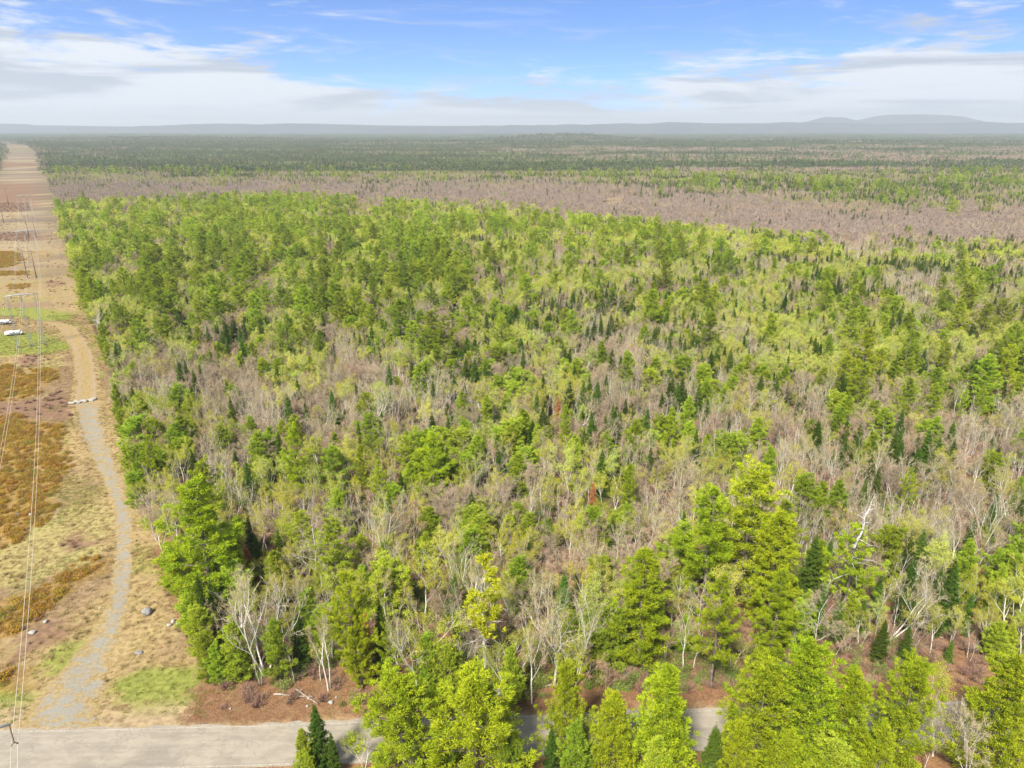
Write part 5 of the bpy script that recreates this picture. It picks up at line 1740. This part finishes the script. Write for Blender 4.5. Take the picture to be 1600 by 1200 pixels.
rock('rock', 360, 1108, 4, palem[4], 'tiny white stone on the verge under the forest corner', 1.5)
rock('rock', 366, 1064, 6, palem[4], 'pale stone at the foot of the big leaning birch', .5, .6)
rock('rock', 463, 1086, 9, palem[2], 'flat pale stone at the forest edge above the verge', .2, .5)
rock('rock', 803, 1068, 6, palem[2], 'small pinkish stone right of the flat boulder', .2, .8)
names9 = ['first', 'second', 'third', 'fourth', 'fifth', 'sixth', 'seventh', 'eighth', 'ninth']
for i in range(9):
    u_ = i / 8
    rock('barrier_stone', 110 + 37 * u_, 631.5 - 6 * u_ + (.8 if i % 2 else -.3), 6.2 + (i * 7 % 3), palem[i % 5], f'{names9[i]} pale stone from the left in the row across the track', i * 1.3, .9, 'pale stones laid in a row across the track')

# fallen logs
M['log'] = bark_mat('weathered_log', (.17, .135, .10), (.31, .26, .20))
for (a_, b_, lab) in (((428, 1086), (490, 1091), 'pale fallen log at the forest edge beside white stones'), ((462, 1078), (497, 1102), 'thin fallen stem pointing at the largest white stone'), ((1440, 985), (1475, 1000), 'dark fallen log right of the two bushy spruces'), ((848, 1074), (905, 1066), 'fallen branch under the large central birch')):
    x0, y0 = G(*a_); x1, y1 = G(*b_)
    mb = MB(); n = 6; q = np.linspace(0, 1, n)
    p_s = np.column_stack([(x1 - x0) * q, (y1 - y0) * q, .18 + .08 * np.sin(q * 9)])
    tube(mb, p_s, np.linspace(.17, .09, n), 7, 0, cap=True)
    for k in range(3):
        s0 = p_s[1 + k]; tube(mb, [s0, s0 + [.3, .35, .5]], [.04, .015], 4)
    setp(add('fallen_log', mb.mesh('fallen_log', [M['log']]), (x0, y0, float(T(x0, y0)))), lab, 'log')

# ------------------------------------------------------------------ power line
M['steel'] = plain_mat('weathered_steel', (.24, .27, .27), (.32, .36, .36), 1.5, .55, .35)
M['pole'] = plain_mat('dark_wood_pole', (.07, .045, .035), (.13, .09, .07), 2, .8)
M['concrete'] = plain_mat('dark_footing', (.05, .045, .04), (.09, .08, .07), 3, .9)
M['glass'] = plain_mat('insulator_brown', (.16, .11, .08), (.24, .18, .13), 6, .35)
M['wire'] = plain_mat('aluminium_wire', (.50, .44, .33), (.58, .51, .40), 1, .5, .2)
M['yoke'] = plain_mat('dark_yoke_metal', (.08, .065, .05), (.13, .11, .09), 3, .6, .4)

bL, bM_, bR = (np.array(G(29, 543)), np.array(G(50, 541)), np.array(G(70, 538)))
axis_ = unit((bR - bL)[None])[0]
phase_gap = float(np.linalg.norm(bR - bL)) / 2
ctr = (bL + bR) / 2
# height of the steel frame: its crossarm is seen at y = 460
hs = np.linspace(8, 45, 400)
_, pyv = proj(np.full(400, bR[0]), np.full(400, bR[1]), hs)
HF = float(hs[np.argmin(abs(pyv - 459.5))])
print('steel frame height', HF, 'phase gap', phase_gap, 'ctr', ctr)
# near attachment seen at (23, 1163) just below the arm tip at (15, 1138)
ZN = HF - 2.6


def steel_frame(c, ax, h, gap, over, label, seed):
    root = bpy.data.objects.new('steel_pylon', None); COL.objects.link(root)
    root.location = (c[0], c[1], 0); root.rotation_euler = (0, 0, math.atan2(ax[1], ax[0]))
    setp(root, label, 'pylon', 'steel pylons of the power line')
    for k in (-1, 0, 1):
        mb = MB(); xx_ = k * gap
        nseg = 14
        # four-legged lattice mast, slim
        for sx in (-1, 1):
            for sy in (-1, 1):
                tube(mb, [(xx_ + sx * .42, sy * .42, 0), (xx_ + sx * .22, sy * .22, h)], [.07, .05], 4)
        for j in range(nseg):
            z0, z1 = h * j / nseg, h * (j + 1) / nseg
            w0, w1 = .42 - .2 * j / nseg, .42 - .2 * (j + 1) / nseg
            for sy in (-1, 1):
                s_ = 1 if j % 2 else -1
                tube(mb, [(xx_ - s_ * w0, sy * w0, z0), (xx_ + s_ * w1, sy * w1, z1)], [.03, .03], 3)
                tube(mb, [(xx_ + sy * w0, -s_ * w0, z0), (xx_ + sy * w1, s_ * w1, z1)], [.03, .03], 3)
        add('mast', mb.mesh('mast', [M['steel']]), parent=root)
        mb = MB(); tube(mb, [(xx_, 0, -.3), (xx_, 0, .45)], [.55, .45], 10, 0, cap=True)
        add('footing', mb.mesh('footing', [M['concrete']]), parent=root)
    mb = MB(); W_ = gap + over
    tube(mb, [(-W_, 0, h + .1), (-W_ * .5, 0, h + .25), (0, 0, h + .3), (W_ * .5, 0, h + .25), (W_, 0, h + .1)], [.12, .2, .24, .2, .12], 8, 0, cap=True)
    add('crossarm', mb.mesh('crossarm', [M['steel']]), parent=root)
    out = []
    for k in (-1, 0, 1):
        xx_ = k * (gap + over - .15) if k else 0
        if over < 2 and k:
            xx_ = k * (gap + over - .15)
        z0 = h + .02
        mb = MB(); n = 23
        tube(mb, np.column_stack([np.full(n, xx_), np.full(n, 0), np.linspace(z0, z0 - 2.4, n)]), [.11 if j % 2 else .035 for j in range(n)], 8)
        ins = add('insulator', mb.mesh('insulator', [M['glass']]), parent=root)
        mb = MB(); tube(mb, [(xx_ - .32, 0, z0 - 2.72), (xx_ - .18, 0, z0 - 2.48), (xx_, 0, z0 - 2.4), (xx_ + .18, 0, z0 - 2.48), (xx_ + .32, 0, z0 - 2.72)], [.05, .07, .08, .07, .05], 6, 0, cap=True)
        add('yoke', mb.mesh('yoke', [M['yoke']]), parent=root)
        out.append((xx_, z0 - 2.7))
    return root, out


fr, att_far = steel_frame(ctr, axis_, HF, phase_gap, 1.2, 'grey steel pylon with three lattice masts in the corridor', 1)
ctr2 = np.array(G(48, 411)); ctr3 = np.array(G(43, 338))
_, att2 = steel_frame(ctr2, axis_, HF, phase_gap, 1.2, 'second steel pylon up the corridor, faint beside dark wooden poles', 3)
_, att3 = steel_frame(ctr3, axis_, HF, phase_gap, 1.2, 'third steel pylon, the farthest and faintest in the corridor', 4)
OV = 3.4
zc = HF + .02 - 2.7
yx, yy_ = G(23, 1164, zc)
nctr = np.array([yx, yy_]) - axis_ * (phase_gap + OV - .15)
nr, att_near = steel_frame(nctr, axis_, HF, phase_gap, OV, 'near steel pylon whose arm tip enters at the bottom left edge', 2)


def wood_frame(pxs, py, h, label):
    P_s = [np.array(G(q, py)) for q in pxs]
    root = bpy.data.objects.new('power_pole', None); COL.objects.link(root)
    c_ = sum(P_s) / len(P_s)
    z0 = float(T(c_[0], c_[1]))
    root.location = (c_[0], c_[1], z0)
    setp(root, label, 'utility pole', 'dark wooden poles in the corridor')
    for q in P_s:
        d_ = q - c_
        mb = MB(); tube(mb, [(d_[0], d_[1], -.3), (d_[0], d_[1], h)], [.28, .17], 8, 0, cap=True)
        add('pole', mb.mesh('pole', [M['pole']]), parent=root)
    ax = unit((P_s[-1] - P_s[0])[None])[0] if len(P_s) > 1 else axis_
    hw_ = (np.linalg.norm(P_s[-1] - P_s[0]) / 2 if len(P_s) > 1 else 0) + 1.6
    mb = MB(); tube(mb, [(-ax[0] * hw_, -ax[1] * hw_, h - .8), (ax[0] * hw_, ax[1] * hw_, h - .8)], [.14, .14], 4, 0, cap=True)
    add('crossarm', mb.mesh('crossarm', [M['pole']]), parent=root)
    for s_ in (-1, 1):
        mb = MB(); n = 13
        tube(mb, np.column_stack([np.full(n, s_ * ax[0] * hw_ * .93), np.full(n, s_ * ax[1] * hw_ * .93), np.linspace(h - .85, h - 2.2, n)]), [.12 if j % 2 else .04 for j in range(n)], 6)
        add('insulator', mb.mesh('insulator', [M['glass']]), parent=root)


wood_frame((43, 57), 434, 16, 'nearest pair of dark wooden poles in the corridor beyond the steel pylon')
wood_frame((45.5, 57), 372, 17, 'second pair of dark wooden poles further up the corridor')
wood_frame((6,), 348, 16, 'single dark pole at the left edge far up the corridor')
wood_frame((14,), 322, 20, 'farthest single dark pole near the left edge of the corridor')

ray_r = math.atan2(axis_[1], axis_[0])


def loc2w(c_, x, z):
    return np.array([c_[0] + axis_[0] * x, c_[1] + axis_[1] * x, z])


wnames = {(-1, -1): 'outer conductor wire of the left pair', (-1, 1): 'inner conductor wire of the left pair', (0, -1): 'left conductor wire of the middle pair', (0, 1): 'right conductor wire of the middle pair', (1, -1): 'left conductor wire of the right pair above the slope', (1, 1): 'right conductor wire of the right pair above the slope'}
spandir = unit((ctr - nctr)[None])[0]
for k in (-1, 0, 1):
    for s_ in (-1, 1):
        A_ = loc2w(nctr, att_near[k + 1][0] + s_ * .30, att_near[k + 1][1]); B_ = loc2w(ctr, att_far[k + 1][0] + s_ * .30, att_far[k + 1][1])
        S_0 = A_ - np.array([spandir[0], spandir[1], 0]) * 150
        C_ = loc2w(ctr2, att2[k + 1][0] + s_ * .30, att2[k + 1][1]); D_ = loc2w(ctr3, att3[k + 1][0] + s_ * .30, att3[k + 1][1])
        pl_ = []
        for (p0, p1, sag) in ((S_0, A_, 4.0), (A_, B_, 5.5), (B_, C_, 8.0), (C_, D_, 9.0)):
            n = 26
            for i in range(n):
                u_ = i / n
                q = p0 * (1 - u_) + p1 * u_
                pl_.append(q - [0, 0, 4 * sag * u_ * (1 - u_)])
        pl_.append(D_)
        mb = MB(); tube(mb, pl_, np.full(len(pl_), .035), 4, 0)
        setp(add('power_line_wire', mb.mesh('power_line_wire', [M['wire']])), wnames[(k, s_)], 'power line', 'conductor wires of the power line')

# ------------------------------------------------------------------ white trailers below the pylon
M['white'] = plain_mat('white_sheet', (.55, .54, .52), (.66, .65, .62), 2, .5)
M['grey'] = plain_mat('grey_sheet', (.34, .32, .31), (.44, .42, .40), 2, .5)
M['tyre'] = plain_mat('tyre_rubber', (.03, .03, .03), (.05, .05, .05), 4, .9)
M['window'] = plain_mat('dark_window', (.04, .05, .06), (.05, .06, .07), 2, .2)


def trailer(px, py, length, rz, body, label):
    x, y = G(px, py)
    root = bpy.data.objects.new('flat_trailer', None); COL.objects.link(root)
    root.location = (x, y, float(T(x, y))); root.rotation_euler = (0, 0, rz)
    setp(root, label, 'trailer', 'trailers parked below the steel pylon')
    mb = MB(); box(mb, (0, 0, 1.15), (length, 2.4, 1.1), 0, 0, .96)
    box(mb, (length * .5 + .35, 0, .95), (.7, 2.0, .6), 0, 0, .8)
    add('body', mb.mesh('body', [body]), parent=root)
    mb = MB(); box(mb, (0, 0, 1.78), (length * .98, 2.42, .12), 0, 0, .9)
    add('roof', mb.mesh('roof', [M['white']]), parent=root)
    mb = MB(); box(mb, (0, -1.2, 1.3), (length * .35, .06, .4))
    add('window', mb.mesh('window', [M['window']]), parent=root)
    mb = MB(); tube(mb, [(length * .5 + .7, 0, .6), (length * .5 + 2.0, 0, .5)], [.07, .05], 6, 0, cap=True)
    add('drawbar', mb.mesh('drawbar', [M['grey']]), parent=root)
    for sx in (-.6, .45):
        for sy in (-1.12, 1.12):
            mb = MB(); tube(mb, [(sx, sy - .12, .38), (sx, sy + .12, .38)], [.38, .38], 16, 0, cap=True)
            add('wheel', mb.mesh('wheel', [M['tyre']]), parent=root)


trailer(21, 524, 5.6, .35, M['white'], 'long low white trailer parked on the grass under the steel pylon')
trailer(4, 507, 6.5, .15, M['grey'], 'grey and white trailer at the left edge behind the white one')
trailer(-1, 530, 3.0, .1, M['white'], 'small white trailer at the left edge in front of the long one') if False else None

# ------------------------------------------------------------------ haze
mb = MB()
x0, x1, y0, y1, z0, z1 = -19000, 19000, -500, 24000, -40, 440
mb.add([(x0, y0, z0), (x1, y0, z0), (x1, y1, z0), (x0, y1, z0), (x0, y0, z1), (x1, y0, z1), (x1, y1, z1), (x0, y1, z1)],
       [(0, 2, 1), (0, 3, 2), (4, 5, 6), (4, 6, 7), (0, 1, 5), (0, 5, 4), (1, 2, 6), (1, 6, 5), (2, 3, 7), (2, 7, 6), (3, 0, 4), (3, 4, 7)])
hzm, t = mat_new('haze_air')
pv = t.n('ShaderNodeVolumePrincipled')
pv.inputs['Color'].default_value = (.74, .79, .80, 1)
pv.inputs['Density'].default_value = 0.9e-4
pv.inputs['Anisotropy'].default_value = 0.1
o_ = t.n('ShaderNodeOutputMaterial'); t.link(pv.outputs[0], o_.inputs['Volume'])
hob = add('haze', mb.mesh('haze', [hzm]))
setp(hob, kind='stuff', label='pale even haze over the far forest')
